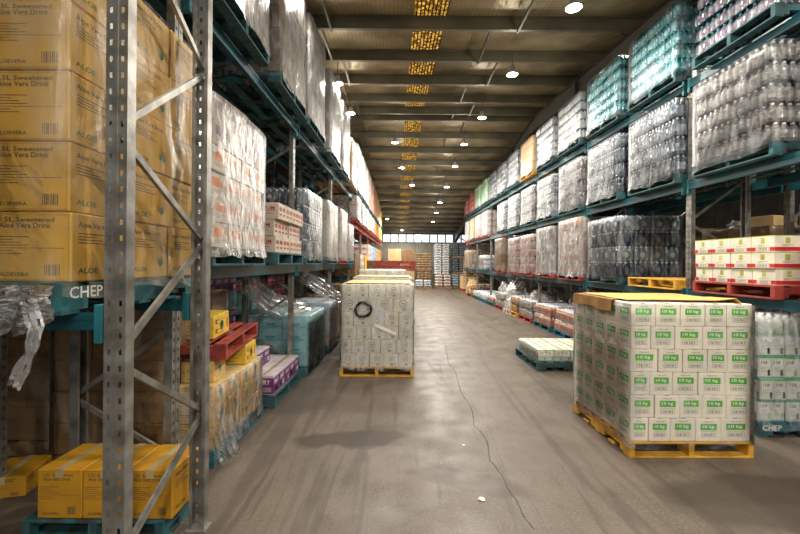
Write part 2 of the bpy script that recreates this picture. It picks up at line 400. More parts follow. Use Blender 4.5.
def pack_mesh(style, W, D, H, lod):
    """film-wrapped tray of bottles: body, label band, shoulder, neck and cap of every bottle on the outside"""
    key = ('pack', style, round(W, 3), round(D, 3), round(H, 3), lod)
    def mk():
        st = PACK[style]; mb = MB(); bw = st['pitch']*(1.0 if lod < 2 else 1.5)
        nx = max(2, round(W/bw)); ny = max(2, round(D/bw)); seg = 8 if lod == 0 else 6
        px, py = W/nx, D/ny; r = min(px, py)*.5
        for i in range(nx):
            for j in range(ny):
                edge = i in (0, nx-1) or j in (0, ny-1)
                cx = -W/2+px*(i+.5); cy = -D/2+py*(j+.5)
                if edge:
                    mb.cyl(cx, cy, [(r*.86, .004, 0), (r*.97, H*.06, 0), (r*.97, H*.22, 1), (r*.98, H*.60, 0), (r*.93, H*.70, 0), (r*.42, H*.88, 2), (r*.40, H*.985, 2)], seg, True, PI/seg)
                else:
                    mb.cyl(cx, cy, [(r*.93, H*.70, 0), (r*.42, H*.88, 2), (r*.40, H*.985, 2)], 5, True)
        # film sleeve: sags between the bottles, open ends show the bottles, print on it
        t = .004
        zz = [(0.01, -.0), (.3*H, .004), (.60*H, .004), (.70*H, .000), (.74*H, -.006)]
        def ring(z, o): return [(-W/2-o, -D/2-o, z), (W/2+o, -D/2-o, z), (W/2+o, D/2+o, z), (-W/2-o, D/2+o, z)]
        n = len(mb.v)
        for z, o in zz: mb.v += ring(z, o)
        for k in range(len(zz)-1):
            for i in range(4):
                i2 = (i+1) % 4
                mb.f.append((n+k*4+i, n+k*4+i2, n+(k+1)*4+i2, n+(k+1)*4+i)); mb.m.append(3); mb.sm.append(False)
        # printed roundel or label panels on the sleeve
        if st.get('disc'):
            for fc in 'xXyY':
                wd = D if fc in 'xX' else W; m = max(1, round(wd/st['disc'][0]))
                for q in range(m):
                    cu = (q+.5)/m; rr = st['disc'][1]; k = 12 if lod == 0 else 8; pr = []
                    for (ra, rb, mi) in ((rr, rr*.72, 4), (rr*.5, 0.0, 5)):
                        for i in range(k):
                            a, b = 2*PI*i/k, 2*PI*(i+1)/k
                            def P(rad, an):
                                u = cu*wd-wd/2+rad*math.cos(an)*st['disc'][2]; z = H*.42+rad*math.sin(an)
                                e = .0065
                                return {'y': (u, -D/2-e, z), 'Y': (-u, D/2+e, z), 'x': (-W/2-e, -u, z), 'X': (W/2+e, u, z)}[fc]
                            pts = [P(ra, a), P(ra, b), P(rb, b), P(rb, a)] if rb else [P(ra, a), P(ra, b), P(0, 0)]
                            mb.face(pts, mi)
        return mb.mesh(style+'_bottle_pack', st['mats'])
    return cached(key, mk)
def bot(name, c1, c2, rough=.12): return pm(name, c1, c2, 14, rough, 0, .25, 30, spec=.9, vary=.1)
F_PACK = film_mat('shrink_film', '#eceff2', dens=.02, streak=.24, scale=9, bump=.4)
F_PACKD = film_mat('dark_shrink_film', '#c9d0d6', dens=.01, streak=.16, scale=9, bump=.4)
F_TEAL = film_mat('teal_tint_film', '#9fe6ea', dens=.03, streak=.26, scale=9, bump=.4)
CAP_W = pm('white_cap', '#d6dade', '#bfc6cc', 5, .3); CAP_T = pm('teal_cap', '#3ba7ae', '#2f8d95', 5, .3)
PACK = {
 'teal': dict(pitch=.075, mats=[bot('teal_bottle', '#58b8c1', '#145a66'), bot('teal_label', '#2f97a2', '#c4e6ea'), CAP_T, F_TEAL, MATS['teal_print'], M_WHITE], disc=(.30, .045, .6)),
 'violet': dict(pitch=.08, mats=[bot('clear_bottle', '#74828f', '#2c3846'), bot('plum_label', '#5a4462', '#b9b0c2'), CAP_T, F_PACK, P_PURPLE, M_WHITE], disc=(.3, .05, .6)),
 'clear': dict(pitch=.075, mats=[bot('clear_bottle', '#74828f', '#2c3846'), bot('blue_label', '#3f5474', '#c6cfd8'), CAP_W, F_PACK, pm('slate_print', '#3f4f66'), M_WHITE], disc=(.28, .06, .8)),
 'silver': dict(pitch=.085, mats=[bot('silver_bottle', '#a39c94', '#4c4845'), bot('silver_label', '#77726e', '#cfcac5'), CAP_W, F_PACK, pm('ash_print', '#8d8a88'), M_WHITE]),
 'white': dict(pitch=.075, mats=[bot('pale_bottle', '#bcc6cc', '#6c7a86'), bot('pale_label', '#e3e6e8', '#b5c0c8'), CAP_W, film_mat('white_film', '#f2f4f5', dens=.35, streak=.4, scale=11), pm('slate_print', '#6c7f93'), M_WHITE]),
 'warm': dict(pitch=.075, mats=[bot('warm_bottle', '#9a8c84', '#4c4a50'), bot('warm_label', '#5c5f7c', '#d0b7aa'), CAP_W, F_PACK, pm('slate_print', '#6c7f93'), M_WHITE], disc=(.28, .05, .8)),
 'dark': dict(pitch=.10, mats=[bot('smoke_bottle', '#5d6870', '#39424a'), bot('dark_label', '#3b4654', '#242c38'), CAP_W, F_PACKD, pm('navy_print', '#262f3e'), pm('pale_core', '#566474')], disc=(.235, .105, .72)),
 'jug': dict(pitch=.10, mats=[bot('grey_jug', '#9aa7ac', '#6d7a80'), bot('grey_jug_label', '#8d9aa2', '#5c6870'), CAP_W, F_PACKD, pm('grey_ring', '#5c6a72'), pm('pale_core2', '#a9b2b4')], disc=(.27, .095, 1)),
 'navy': dict(pitch=.09, mats=[bot('navy_bottle', '#4a5b74', '#26344c'), bot('navy_label', '#33445e', '#1b2438'), CAP_W, F_PACK, pm('navy_print', '#262f3e'), M_WHITE], disc=(.3, .07, .8)),
 'orange': dict(pitch=.09, mats=[bot('amber_bottle', '#c9a68c', '#8d6a52'), bot('orange_label', '#cf6a33', '#b04d22'), CAP_W, F_PACK, P_ORANGE, M_WHITE]),
 'honey': dict(pitch=.09, mats=[bot('honey_bottle', '#c98a2e', '#8c5a1c'), bot('honey_label', '#e0b765', '#a87126'), CAP_W, F_PACK, P_ORANGE, M_WHITE]),
 'milk': dict(pitch=.10, mats=[bot('milk_bottle', '#cfcdc2', '#a9a89e'), bot('milk_label', '#d8d5ca', '#9db08a'), CAP_W, F_PACK, P_GREEN, M_DARK]),
}
def bag_mesh(style, W, D, H, seed):
    """full sack lying flat: pillow shape"""
    key = ('bag', style, round(W, 3), round(D, 3), round(H, 3), seed)
    def mk():
        mb = MB(); n = 8; rnd = random.Random(seed); o = rnd.random()*9
        def P(i, j, s):
            u = -1+2*i/n; v = -1+2*j/n
            e = max(0, 1-abs(u)**4)*max(0, 1-abs(v)**4)
            z = H/2+s*H*.5*(e**.35 if e > 0 else 0)*(1+.14*noise.noise((u*2+o, v*2, s)))
            sh = 1-.05*(abs(u*v))
            return (u*W/2*sh, v*D/2*sh, max(0.0, z))
        for s in (-1, 1):
            for i in range(n):
                for j in range(n):
                    q = [P(i, j, s), P(i+1, j, s), P(i+1, j+1, s), P(i, j+1, s)]
                    mb.face(q if s > 0 else q[::-1], 0, True)
        mb.box(-W*.22, W*.22, -D*.505, -D*.495, H*.35, H*.65, 1)
        me = mb.mesh(style+'_sack', BAG[style]); return me
    return cached(key, mk)
BAG = {'white': [pm('white_sack', '#d4d6d6', '#9a9c9c', 9, .35, 0, .5, 16), pm('blue_sack_print', '#6f7f8c')],
       'blue': [pm('blue_sack', '#b2bac0', '#7d8a94', 9, .35, 0, .5, 16), pm('blue_sack_print', '#6f7f8c')],
       'grey': [pm('grey_sack', '#7f878d', '#5a6268', 9, .35, 0, .5, 16), pm('dark_sack_print', '#3d444a')],
       'brown': [pm('brown_sack', '#a08058', '#7a5e3c', 9, .6, 0, .5, 16), M_DARK],
       'pink': [pm('pink_sack', '#c9b5ad', '#b09a92', 9, .4, 0, .4, 16), P_GREY]}

# ---------------------------------------------------------------- pallets
def pallet(side, x, y, z, colr, label, rot=0, detail=True, logo=None, sx=1.165, sy=1.165, tilt=(0, 0), group=None):
    """x, y = centre on the floor; bearers run across (local x), boards run along y"""
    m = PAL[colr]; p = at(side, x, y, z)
    def boards():
        B = []
        for k in range(7): c = -sx/2+.05+(sx-.10)*k/6; B.append(('deck_board', (c-.05, c+.05, -sy/2, sy/2, .127, .145)))
        for k in range(3):
            c = (-sy/2+.025, 0, sy/2-.025)[k]; B.append(('bearer', (-sx/2, sx/2, c-.025, c+.025, .0185, .1265)))
        for k in range(5): c = -sx/2+.05+(sx-.10)*k/4; B.append(('base_board', (c-.05, c+.05, -sy/2, sy/2, 0, .018)))
        return B
    if detail:
        e = bpy.data.objects.new(colr+'_pallet', None); COL.objects.link(e); e.empty_display_size = .2
        e.location = p; e.rotation_euler = (tilt[0], tilt[1], rz(side)+rot)
        for nm, (a, b, c, d, f, g) in boards():
            if nm == 'bearer':
                def mk(a=a, b=b, f=f, g=g):       # bearer with two fork notches underneath
                    q = MB(); q.box(a, b, -.025, .025, f+.045, g)
                    L_ = b-a
                    for (u, v) in ((0, .13), (.38, .62), (.87, 1)): q.box(a+L_*u, a+L_*v, -.025, .025, f, f+.045)
                    return q.mesh('bearer', [m])
                me = cached(('bearer', colr, round(sx, 3)), mk); oy = (c+d)/2; o = obj('bearer', me, e, (0, oy, 0))
            else:
                def mk(w_=b-a, l_=d-c, f=f, g=g):
                    q = MB(); q.bbox(-w_/2, w_/2, -l_/2, l_/2, f, g, .002); return q.mesh(nm, [m])
                me = cached((nm, colr, round(sy, 3)), mk); o = obj(nm, me, e, ((a+b)/2+R.uniform(-.004, .004), 0, 0))
        if logo:
            for s_ in (-1, 1):
                def mk(s_=s_):
                    q = MB(); vs, fs = text_tris('CHEP')
                    q.v = [((-.10+.20*a)*-s_, 0, .055*b) if s_ > 0 else ((-.10+.20*a), 0, .055*b) for a, b in vs]
                    for f in fs: q.f.append(f); q.m.append(0); q.sm.append(False)
                    return q.mesh('logo', [M_WHITE])
                o = obj('logo', cached(('logo', s_), mk), e, (-.44, s_*(sy/2+.0012), .070)); o['kind'] = 'stuff'
        tag(e, label, 'pallet', group)
        return e
    def mk():
        q = MB()
        for nm, (a, b, c, d, f, g) in boards(): q.box(a, b, c, d, f, g)
        return q.mesh(colr+'_pallet', [m])
    o = obj(colr+'_pallet', cached(('pal', colr, round(sx, 3), round(sy, 3)), mk), None, p, (tilt[0], tilt[1], rz(side)+rot))
    tag(o, label, 'pallet', group)
    return o

# ---------------------------------------------------------------- stretch wrap shell
def wrap(side, x, y, z, W, D, H, mat, label, bulge=.018, skirt=True, seed=1, top=True, slump=0, rot=0):
    mb = MB(); n = 9; nz = max(5, int(H/.11)); rnd = random.Random(seed); o = rnd.random()*50
    def off(px, py, pz):
        a = noise.noise((px*2.2+o, py*2.2, pz*3.5)); b = noise.noise((px*7+o, py*7, pz*9+3))
        return bulge*(.7+.8*a+.5*b)
    per = []
    for i in range(n): per.append((-1+2*i/n, -1, 0, -1))
    for i in range(n): per.append((1, -1+2*i/n, 1, 0))
    for i in range(n): per.append((1-2*i/n, 1, 0, 1))
    for i in range(n): per.append((-1, 1-2*i/n, -1, 0))
    K = len(per)
    for k in range(nz+1):
        h = H*k/nz
        for (u, v, nx, ny) in per:
            px, py = u*W/2, v*D/2; c = abs(u*v)**8
            e = off(px, py, h)*(1-.75*c)+.006
            if skirt and k == 0: e += .03*rnd.random()
            ln = math.hypot(u, v); dx, dy = (u/ln, v/ln) if c > .2 else (nx, ny)
            hh = h-(.02 if k == nz else 0)*1 - (.05*rnd.random() if (skirt and k == 0) else 0)
            mb.v.append((px+dx*e, py+dy*e, hh-slump*(1 if k == nz else 0)*rnd.random()))
    for k in range(nz):
        for i in range(K):
            i2 = (i+1) % K; mb.f.append((k*K+i, k*K+i2, (k+1)*K+i2, (k+1)*K+i)); mb.m.append(0); mb.sm.append(True)
    if top:
        base = len(mb.v)-K; t0 = len(mb.v)
        for (u, v, nx, ny) in per: mb.v.append((u*W/2*.72, v*D/2*.72, H+.006+.006*rnd.random()))
        for i in range(K):
            i2 = (i+1) % K; mb.f.append((base+i, base+i2, t0+i2, t0+i)); mb.m.append(0); mb.sm.append(True)
    me = mb.mesh('stretch_wrap', [mat])
    ob = obj('stretch_wrap', me, None, at(side, x, y, z), (0, 0, rz(side)+rot)); tag(ob, label, 'plastic wrap')
    return ob
def crumple(name, side, loc, size, mat, label, cat='plastic film', seed=3, flat=.0, rough=.35, seg=22):
    """a loose heap or drape of plastic film with folds"""
    mb = MB(); rnd = random.Random(seed); o = rnd.random()*40; a, b, c = size
    for i in range(seg+1):
        th = PI*.5*i/seg*1.0
        for j in range(seg*2):
            ph = 2*PI*j/(seg*2); d = Vector((math.sin(th)*math.cos(ph), math.sin(th)*math.sin(ph), math.cos(th)))
            f = 1+rough*noise.noise(d*1.7+Vector((o, 0, 0)))+rough*.55*abs(noise.noise(d*4.5+Vector((0, o, 0))))*-1.3+rough*.25*noise.noise(d*11+Vector((0, 0, o)))
            q = Vector((math.copysign(abs(d.x)**.75, d.x), math.copysign(abs(d.y)**.75, d.y), d.z**.8 if d.z > 0 else 0))*f
            mb.v.append((q.x*a/2, q.y*b/2, max(0, q.z*c)))
    K = seg*2
    for i in range(seg):
        for j in range(K):
            j2 = (j+1) % K; mb.f.append((i*K+j, (i+1)*K+j, (i+1)*K+j2, i*K+j2)); mb.m.append(0); mb.sm.append(True)
    ob = obj(name, mb.mesh(name, [mat]), None, at(side, *loc), (0, 0, rz(side))); tag(ob, label, cat)
    return ob

NICE = {'green': 'green_label_carton', 'white': 'pale_carton', 'yellow': 'yellow_carton', 'yellowb': 'yellow_carton', 'fruit': 'fruit_carton', 'fruitpale': 'fruit_carton', 'redband': 'red_band_carton',
        'redlabel': 'red_label_carton', 'orange': 'orange_print_carton', 'mauve': 'orange_print_carton', 'purple': 'purple_carton', 'teal': 'teal_carton', 'tealred': 'teal_carton', 'redwhite': 'red_white_carton',
        'brown': 'brown_carton', 'tan': 'tan_carton', 'taupe': 'taupe_carton', 'taupered': 'taupe_carton', 'greywhite': 'grey_carton', 'redcard': 'red_carton', 'greencard': 'pale_green_carton', 'orangecard': 'orange_carton',
        'goldcard': 'gold_carton', 'bluecard': 'blue_carton', 'uht': 'milk_carton_box'}
MDATA = {}
class Joiner:
    def __init__(s): s.v = []; s.f = []; s.m = []; s.sm = []; s.mats = []
    def add(s, me, M):
        if me.name not in MDATA: MDATA[me.name] = ([v.co.copy() for v in me.vertices], [tuple(p.vertices) for p in me.polygons], [p.material_index for p in me.polygons], [p.use_smooth for p in me.polygons], list(me.materials))
        V, F, mi, sm, mt = MDATA[me.name]; n = len(s.v); mp = []
        for m in mt:
            if m not in s.mats: s.mats.append(m)
            mp.append(s.mats.index(m))
        s.v += [tuple(M @ v) for v in V]; s.f += [tuple(n+i for i in f) for f in F]; s.m += [mp[i] for i in mi]; s.sm += sm
    def mesh(s, name): return MB.mesh(s, name, s.mats)

# ---------------------------------------------------------------- a pallet load
def load(side, y0, c, z, style, tiers, th, nf, ns, name, desc, kind='pack', pal='teal', leny=1.12, dep=1.12, wrapm=None,
         palet=True, cat=None, skip=None, jit=.004, alt=False, detail=None, topvis=None, logo=False, yawj=0, backs=False, group_n=None, wrap_kw=None, join=None, pc=None, palrot=PI/2*0):
    """goods in tiers on a pallet; c = distance of the aisle face from the row's axis, y0 = end nearest the camera.
    Builds the units that can be seen: aisle face, camera-side face, and the top when it lies below eye level."""
    s = SIDE[side][1] if side != 'W' else 1
    if side == 'W': cx = c+dep/2
    else: cx = s*(c+dep/2)
    cy = y0+leny/2; zb = z
    if detail is None: detail = y0 < 9.5
    if palet:
        pallet(side, cx if pc is None else pc, cy, z, pal, f'{pal} pallet under the {name}', detail=detail, logo=logo, sx=dep+.04, sy=leny+.04)
        zb = z+.1462
    H = tiers*th
    if topvis is None: topvis = zb+H < 1.9
    cat = cat or {'pack': 'bottle pack', 'carton': 'box', 'bag': 'sack'}[kind]
    if join is None: join = y0 > (9.2 if kind == 'pack' else 9.9) or not detail
    J = Joiner() if join else None; J0 = at(side, cx, cy, zb); JM = (Matrix.Translation(J0) @ Matrix.Rotation(rz(side), 4, 'Z')).inverted()
    for t in range(tiers):
        a, b = (nf, ns) if not (alt and t % 2) else (ns, nf)
        W, D = dep/a, leny/b; rnd = random.Random(ord(side)*7919+t*131+round(y0*10)*17+round(z*10))
        ti, tj = rnd.uniform(-1, 1)*jit*1.5, rnd.uniform(-1, 1)*jit*1.5
        for i in range(a):
            for j in range(b):
                if not (i == 0 or j == 0 or (topvis and t == tiers-1) or (backs and i == a-1)): continue
                if skip and skip(t, i, j): continue
                xi = (cx-dep/2+W*(i+.5)) if s > 0 else (cx+dep/2-W*(i+.5))
                yj = y0+D*(j+.5); g = .004 if kind == 'carton' else .006
                if kind == 'pack': me = pack_mesh(style if isinstance(style, str) else style[t % len(style)], W-g, D-g, th-.003, 0 if y0 < 9 else (1 if y0 < 13 else 2))
                elif kind == 'carton': me = carton_mesh(style if isinstance(style, str) else style[t % len(style)], W-g, D-g, th-.0015)
                else: me = bag_mesh(style, W-.002, D-.002, th*1.06, (t+i+j) % 3)
                st1 = style if isinstance(style, str) else style[t % len(style)]
                nmk = 'bottle_pack' if kind == 'pack' else ('sack' if kind == 'bag' else NICE[st1])
                if join:
                    J.add(me, JM @ Matrix.Translation(at(side, xi+ti+rnd.uniform(-1, 1)*jit, yj+tj+rnd.uniform(-1, 1)*jit, zb+t*th)) @ Matrix.Rotation(rz(side)+rnd.uniform(-1, 1)*.006, 4, 'Z')); continue
                o = obj(nmk, me, None, at(side, xi+ti+rnd.uniform(-1, 1)*jit, yj+tj+rnd.uniform(-1, 1)*jit, zb+t*th), (0, 0, rz(side)+rnd.uniform(-1, 1)*(yawj+.004)))
                if i == 0 and j == 0: where = 'near corner'
                elif i == 0: where = f'{ORD[j+1]} along aisle side'
                elif j == 0: where = f'{ORD[i+1]} across near side'
                else: where = f'top, {ORD[i+1]} in, {ORD[j+1]} back'
                tag(o, f'{desc}, {ORD[t+1]} tier, {where}, {name}', cat, 'goods of the '+name)
    if join:
        st1 = style if isinstance(style, str) else style[0]
        nmk = {'pack': 'bottle_pack_stack', 'carton': 'carton_stack', 'bag': 'sack_stack'}[kind]
        o = obj(nmk, J.mesh(nmk), None, J0, (0, 0, rz(side))); tag(o, f'{name} of {desc}s', cat+' stack', None, 'stuff')
    if wrapm:
        kw = dict(bulge=.016); kw.update(wrap_kw or {})
        wrap(side, cx, cy, zb-.05, dep+.02, leny+.02, H+.055, wrapm, f'clear stretch wrap around the {name}', seed=int(y0*13+z*7), **kw)
    return zb+H

# ---------------------------------------------------------------- building
def mat_floor():
    m = bpy.data.materials.new('concrete_floor'); m.use_nodes = True; nt = m.node_tree; N = nt.nodes; L = nt.links; b = N['Principled BSDF']
    tc = N.new('ShaderNodeTexCoord')
    def nz(scale, det=5, st=(1, 1, 1), dist=0):
        mp = N.new('ShaderNodeMapping'); mp.inputs['Scale'].default_value = st; L.new(tc.outputs['Object'], mp.inputs[0])
        n = N.new('ShaderNodeTexNoise'); n.inputs['Scale'].default_value = scale; n.inputs['Detail'].default_value = det; n.inputs['Distortion'].default_value = dist
        L.new(mp.outputs[0], n.inputs['Vector']); return n.outputs[0]
    def ramp(src, a, b_, lo=0, hi=1):
        r = N.new('ShaderNodeMapRange'); r.inputs[1].default_value = a; r.inputs[2].default_value = b_; r.inputs[3].default_value = lo; r.inputs[4].default_value = hi
        L.new(src, r.inputs[0]); return r.outputs[0]
    def mix(f, A, B, mode='MIX'):
        x = N.new('ShaderNodeMix'); x.data_type = 'RGBA'; x.blend_type = mode
        if hasattr(f, 'links'): L.new(f, x.inputs['Factor'])
        else: x.inputs['Factor'].default_value = f
        for s_, v in (('A', A), ('B', B)):
            if hasattr(v, 'links'): L.new(v, x.inputs[s_])
            else: x.inputs[s_].default_value = v
        return x.outputs['Result']
    c = mix(ramp(nz(.35, 6), .35, .68), lin('#655a4e'), lin('#554b41'))
    c = mix(ramp(nz(1.6, 8), .42, .75, 0, .7), c, lin('#443b32'))
    c = mix(ramp(nz(30, 6), .3, .75, 0, .55), c, lin('#5b5046'))
    c = mix(ramp(nz(9, 9, (1, .35, 1), .4), .50, .68, 0, .4), c, lin('#4a4037'))
    c = mix(ramp(nz(55, 8), .50, .36, 0, .35), c, lin('#7d7165'))
    # long faint tyre and drag marks down the aisle
    c = mix(ramp(nz(2.4, 4, (1.6, .10, 1), 1.2), .56, .61, 0, .55), c, lin('#3f362e'))
    c = mix(ramp(nz(5.0, 3, (1, .07, 1), 2.0), .60, .64, 0, .45), c, lin('#4c4238'))
    # oil stains with a shape of their own
    def stain(cx, cy, rx, ry, ang, amt, col):
        mp = N.new('ShaderNodeMapping'); mp.vector_type = 'TEXTURE'
        mp.inputs['Location'].default_value = (cx, cy, 0); mp.inputs['Rotation'].default_value = (0, 0, ang); mp.inputs['Scale'].default_value = (rx, ry, 50)
        dn = N.new('ShaderNodeTexNoise'); dn.inputs['Scale'].default_value = 2.2; dn.inputs['Detail'].default_value = 5; L.new(tc.outputs['Object'], dn.inputs['Vector'])
        sb = N.new('ShaderNodeVectorMath'); sb.operation = 'SUBTRACT'; sb.inputs[1].default_value = (.5, .5, .5); L.new(dn.outputs['Color'], sb.inputs[0])
        s2 = N.new('ShaderNodeVectorMath'); s2.operation = 'SCALE'; s2.inputs['Scale'].default_value = .55; L.new(sb.outputs[0], s2.inputs[0])
        ad = N.new('ShaderNodeVectorMath'); ad.operation = 'ADD'; L.new(tc.outputs['Object'], ad.inputs[0]); L.new(s2.outputs[0], ad.inputs[1])
        L.new(ad.outputs[0], mp.inputs[0])
        ln = N.new('ShaderNodeVectorMath'); ln.operation = 'LENGTH'; L.new(mp.outputs[0], ln.inputs[0])
        return mix(ramp(ln.outputs['Value'], 1.0, .75, 0, amt), c, col)
    c = stain(-.45, 3.95, .66, .20, .30, .85, lin('#3c332b'))
    c = stain(.15, 4.3, .5, .12, .2, .45, lin('#453b32'))
    c = stain(.55, 3.2, .6, .16, -.3, .6, lin('#463c33'))
    c = stain(2.9, 3.0, 1.1, .4, .1, .75, lin('#3c332b'))
    c = stain(-1.25, 5.3, .5, .8, 0, .5, lin('#40362e'))
    c = stain(-.2, 2.7, .5, .14, .3, .3, lin('#463c33'))
    L.new(c, b.inputs['Base Color'])
    L.new(ramp(nz(3, 5), .3, .7, .38, .62), b.inputs['Roughness']); b.inputs['Specular IOR Level'].default_value = .4
    bp = N.new('ShaderNodeBump'); bp.inputs['Strength'].default_value = .15; bp.inputs['Distance'].default_value = .004; L.new(nz(60, 4), bp.inputs['Height']); L.new(bp.outputs[0], b.inputs['Normal'])
    return m
XL, XR, YB, YF = -13.0, 13.0, -9.5, 31.0
mb = MB(); mb.box(XL, XR, YB-6, YF, -.2, 0); floor = struct(obj('floor', mb.mesh('floor', [mat_floor()])))
# crack across the slab, a thin jagged groove filled with dirt
def px_floor(x, y):
    Z = 700/(y-263.0); return ((x-400)/400*Z, Z)
mb = MB(); pts = []
ck = [(446, 345), (449, 362), (457, 372), (461, 390), (472, 405), (476, 425), (488, 440), (493, 460), (505, 475), (513, 492), (520, 503), (526, 516), (542, 534)]
for (a, b) in zip(ck[:-1], ck[1:]):
    for k in range(3):
        t = k/3; X, Y = px_floor(a[0]+(b[0]-a[0])*t, a[1]+(b[1]-a[1])*t); pts.append(Vector((X+R.uniform(-.012, .012), Y, 0)))
for p, q in zip(pts[:-1], pts[1:]):
    wd = .0045+.004*R.random(); mb.face([(p.x-wd, p.y, .0006), (p.x+wd, p.y, .0006), (q.x+wd, q.y, .0006), (q.x-wd, q.y, .0006)])
obj('crack', mb.mesh('crack', [pm('crack_dirt', '#2c251f')]), floor)
mb = MB()
for yj in (6.9, 12.9, 18.9): mb.box(-1.5, 3.6, yj, yj+.008, -.001, .0006, 0, 'Z')
obj('joint', mb.mesh('joint', [pm('joint_dirt', '#4a4036')]), floor)

M_WALL = pm('wall_sheet_grey', '#8d897f', '#7d796f', 2, .7)
M_WALLD = pm('dark_wall_sheet', '#4c4740', '#3c3832', 2, .8)
def wall_sheet(name, a, b, z0, z1, mat, rib=.25):
    """ribbed sheet-metal wall between plan points a and b"""
    a = Vector(a); b = Vector(b); d = b-a; L_ = d.length; d.normalize(); n = Vector((-d.y, d.x)); q = MB(); k = int(L_/rib)
    prof = []
    for i in range(k):
        for (t, o) in ((0, 0), (.7, 0), (.78, .03), (.92, .03)): prof.append((min(L_, (i+t)*rib), o))
    prof.append((L_, 0))
    for (s0, o0), (s1, o1) in zip(prof[:-1], prof[1:]):
        p, r = a+d*s0+n*o0, a+d*s1+n*o1
        q.face([(p.x, p.y, z0), (r.x, r.y, z0), (r.x, r.y, z1), (p.x, p.y, z1)])
    return struct(obj(name, q.mesh(name, [mat])))
wall_sheet('wall_far', (XL, YF), (XR, YF), 0, 3.33, M_WALL)
wall_sheet('wall_left', (XL, YB), (XL, YF), 0, 7, M_WALLD)
wall_sheet('wall_right', (XR, YF), (XR, YB), 0, 7, M_WALLD)
wall_sheet('wall_back', (-3.4, YB), (XL, YB), 0, 7, M_WALLD)
wall_sheet('wall_back', (XR, YB), (4.2, YB), 0, 7, M_WALLD)
wall_sheet('wall_back', (4.2, YB), (-3.4, YB), 4.5, 7, M_WALLD)
# far clerestory windows
wn = struct(obj('window_1', (lambda q: (q.box(XL, XR, YF-.05, YF+.06, 3.30, 3.37), q.box(XL, XR, YF-.05, YF+.06, 3.97, 4.04), q.mesh('window_1', [M_WALLD]))[-1])(MB())))
gm = bpy.data.materials.new('window_glass'); gm.use_nodes = True; nt = gm.node_tree
tr = nt.nodes.new('ShaderNodeBsdfTransparent'); tr.inputs[0].default_value = (.93, .96, .97, 1); gl = nt.nodes.new('ShaderNodeBsdfGlossy'); gl.inputs['Roughness'].default_value = .1
fr = nt.nodes.new('ShaderNodeFresnel'); mx = nt.nodes.new('ShaderNodeMixShader')
nt.links.new(fr.outputs[0], mx.inputs[0]); nt.links.new(tr.outputs[0], mx.inputs[1]); nt.links.new(gl.outputs[0], mx.inputs[2]); nt.links.new(mx.outputs[0], nt.nodes['Material Output'].inputs[0])
pane_me = (lambda q: (q.box(-.285, .285, -.004, .004, 3.37, 3.97), q.mesh('pane', [gm]))[-1])(MB())
mul_me = (lambda q: (q.box(-.038, .038, -.05, .04, 3.37, 3.97), q.mesh('mullion', [M_WALLD]))[-1])(MB())
k = 0; x = -9.0
while x < 9.1:
    obj('pane', pane_me, wn, (x, YF, 0)); obj('mullion', mul_me, wn, (x+.305, YF, 0)); x += .61
q = MB(); q.box(XL, -9.3, YF-.02, YF+.02, 3.37, 3.97); q.box(9.4, XR, YF-.02, YF+.02, 3.37, 3.97); q.box(XL, XR, YF-.03, YF+.03, 4.04, 4.8)
struct(obj('wall_far_head', q.mesh('wall_far_head', [M_WALLD])))

# roof: two slopes, ridge across the aisle
YR = 12.35
def roof_h(y):      # underside of purlins
    return 7.83-.125*y if y > YR else 6.286-.072*(YR-y)
PD = .20
M_ROOF = bpy.data.materials.new('foil_insulation'); M_ROOF.use_nodes = True
def build_roof_mat(m):
    nt = m.node_tree; N = nt.nodes; L = nt.links; b = N['Principled BSDF']; tc = N.new('ShaderNodeTexCoord')
    n = N.new('ShaderNodeTexNoise'); n.inputs['Scale'].default_value = 1.2; n.inputs['Detail'].default_value = 7; L.new(tc.outputs['Object'], n.inputs['Vector'])
    n2 = N.new('ShaderNodeTexNoise'); n2.inputs['Scale'].default_value = .25; L.new(tc.outputs['Object'], n2.inputs['Vector'])
    cr = N.new('ShaderNodeValToRGB'); e = cr.color_ramp; e.elements[0].position = .32; e.elements[0].color = lin('#6c6048'); e.elements[1].position = .7; e.elements[1].color = lin('#b0a07c')
    L.new(n.outputs[0], cr.inputs[0])
    mp = N.new('ShaderNodeMapping'); mp.inputs['Scale'].default_value = (1/.075, 1/.075, 1); L.new(tc.outputs['Object'], mp.inputs[0])
    sx = N.new('ShaderNodeSeparateXYZ'); L.new(mp.outputs[0], sx.inputs[0]); outs = []
    for ax in (0, 1):
        f = N.new('ShaderNodeMath'); f.operation = 'FRACT'; L.new(sx.outputs[ax], f.inputs[0])
        g = N.new('ShaderNodeMath'); g.operation = 'LESS_THAN'; g.inputs[1].default_value = .14; L.new(f.outputs[0], g.inputs[0]); outs.append(g)
    mxx = N.new('ShaderNodeMath'); mxx.operation = 'MAXIMUM'; L.new(outs[0].outputs[0], mxx.inputs[0]); L.new(outs[1].outputs[0], mxx.inputs[1])
    sc_ = N.new('ShaderNodeMath'); sc_.operation = 'MULTIPLY'; sc_.inputs[1].default_value = .5; L.new(mxx.outputs[0], sc_.inputs[0])
    mx = N.new('ShaderNodeMix'); mx.data_type = 'RGBA'; mx.inputs['B'].default_value = lin('#4a4234'); L.new(sc_.outputs[0], mx.inputs['Factor']); L.new(cr.outputs[0], mx.inputs['A'])
    L.new(mx.outputs['Result'], b.inputs['Base Color']); b.inputs['Roughness'].default_value = .42; b.inputs['Metallic'].default_value = .45
    bp = N.new('ShaderNodeBump'); bp.inputs['Strength'].default_value = .9; bp.inputs['Distance'].default_value = .12; L.new(n.outputs[0], bp.inputs['Height']); L.new(bp.outputs[0], b.inputs['Normal'])
build_roof_mat(M_ROOF)
def skyx(y): return .60-.016*y       # left edge of translucent strip
q = MB()
ys = [YB-.5, YR, YF+.3]
